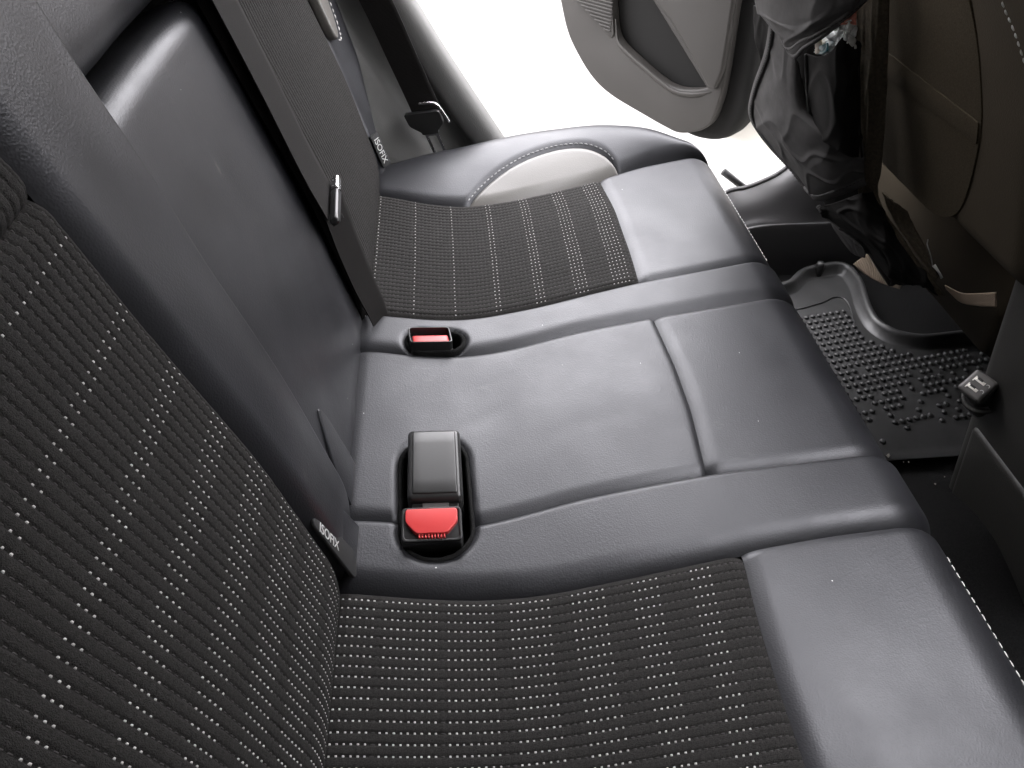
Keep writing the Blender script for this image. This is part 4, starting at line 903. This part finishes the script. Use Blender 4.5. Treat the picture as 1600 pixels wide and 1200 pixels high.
# fastening straps of beige webbing
sp = [[(0.7299, 0.9808, -0.1177), (0.7406, 0.961, -0.1197), (0.7517, 0.9304, -0.1235), (0.7729, 0.8994, -0.1388)]][0]
s0 = np.array([[(0.7321, 0.9524, -0.0858), (0.7331, 0.9756, -0.1217)]][0]); sdv = unit(s0[0] - s0[1])
V0 = np.array([[(0.7314, 0.9819, -0.1245), (0.7412, 0.9605, -0.1289), (0.7524, 0.9303, -0.1259), (0.7629, 0.8961, -0.1146)], [(0.7312, 0.9503, -0.0799), (0.7395, 0.9325, -0.0837), (0.7482, 0.9149, -0.0898), (0.7598, 0.8917, -0.0976)]])
nu, nv = 40, 12; Pst = catmull(np.swapaxes(V0, 0, 1), nu); Pst = Pst[:, :1] + (Pst[:, 1:] - Pst[:, :1]) * np.linspace(0, 1, nv)[None, :, None]
uvw = np.stack(np.meshgrid(np.linspace(0, .12, nu), np.linspace(0, .04, nv), indexing='ij'), -1)
o = grid('webbing_strap', Pst, M['strap'], og, uv=uvw); md = o.modifiers.new('t', 'SOLIDIFY'); md.thickness = 0.0016
V0 = np.array([[(0.7596, 0.801, -0.0482), (0.7719, 0.7813, -0.056), (0.778, 0.7593, -0.0466), (0.7835, 0.7341, -0.0306)], [(0.7572, 0.8035, -0.0435), (0.7673, 0.7831, -0.0423), (0.7719, 0.7619, -0.0287), (0.7762, 0.7374, -0.0097)]])
Pst = catmull(np.swapaxes(V0, 0, 1), nu); Pst = Pst[:, :1] + (Pst[:, 1:] - Pst[:, :1]) * np.linspace(0, 1, nv)[None, :, None]
o = grid('webbing_strap', Pst, M['strap'], og, uv=uvw); md = o.modifiers.new('t', 'SOLIDIFY'); md.thickness = 0.0016
tpth = [[(0.7206, 0.823, 0.018), (0.7211, 0.8209, 0.0115), (0.7248, 0.8172, 0.0039), (0.7302, 0.8158, -0.0054), (0.7347, 0.8127, -0.0167)]][0]
tube('loose_thread', catmull(np.array(tpth), 30), 0.0007, M['thread'], og, n=6)
V0 = np.array([[(0.7339, 0.8124, -0.0174), (0.7393, 0.8022, -0.0221), (0.743, 0.7977, -0.0284)], [(0.734, 0.8082, -0.0117), (0.7391, 0.8007, -0.019), (0.7429, 0.7952, -0.0247)]])
o = grid('white_tag', np.swapaxes(V0, 0, 1), M['white_print'], og); md = o.modifiers.new('t', 'SOLIDIFY'); md.thickness = 0.0008

# plastic-wrapped packet in the pouch
pk = tag(empty('plastic_packet', (0.66, 1.05, 0.2)), 'crinkled clear packet with pink and teal print in the organiser pouch', 'packet')
rows = [[(0.5688, 0.9629, 0.2125), (0.5707, 0.933, 0.2164), (0.5757, 0.9056, 0.2293), (0.5916, 0.9055, 0.2363)], [(0.5677, 0.9591, 0.2292), (0.5636, 0.9187, 0.2379), (0.5689, 0.8976, 0.2489), (0.5875, 0.9058, 0.2501)], [(0.5698, 0.9544, 0.2442), (0.5645, 0.9211, 0.2546), (0.5697, 0.9022, 0.2631), (0.5843, 0.9089, 0.2649)], [(0.5761, 0.9534, 0.2547), (0.5739, 0.9307, 0.2629), (0.5773, 0.9175, 0.2695), (0.5844, 0.9182, 0.2748)]]
cloth('film_wrap', rows, M['film'], pk, 60, 60, fold=0.0045, fs_=46, seed=61)
rows = [[(0.5715, 0.9463, 0.2496), (0.5649, 0.9089, 0.2626), (0.5809, 0.9009, 0.2646)], [(0.5744, 0.942, 0.261), (0.5721, 0.9196, 0.2691), (0.5818, 0.9092, 0.2733)], [(0.5811, 0.9414, 0.2696), (0.5799, 0.9285, 0.2762), (0.5841, 0.9201, 0.2812)]]
cloth('pink_panel', rows, M['pink'], pk, 40, 40, fold=0.003, fs_=30, seed=63)
rows = [[(0.5646, 0.9414, 0.2183), (0.564, 0.9287, 0.2226), (0.5639, 0.9189, 0.2289)], [(0.562, 0.9413, 0.2276), (0.5596, 0.9258, 0.2342), (0.5598, 0.9151, 0.2406)]]
cloth('teal_panel', rows, M['teal'], pk, 16, 16, fold=0.001, fs_=10, seed=65)
rows = [[(0.5644, 0.9495, 0.2156), (0.5632, 0.9421, 0.2181), (0.5633, 0.9376, 0.2204)], [(0.5607, 0.953, 0.2314), (0.5584, 0.9408, 0.2368), (0.5585, 0.9319, 0.2412)]]
cloth('cream_panel', rows, M['cream'], pk, 16, 16, fold=0.001, fs_=10, seed=67)
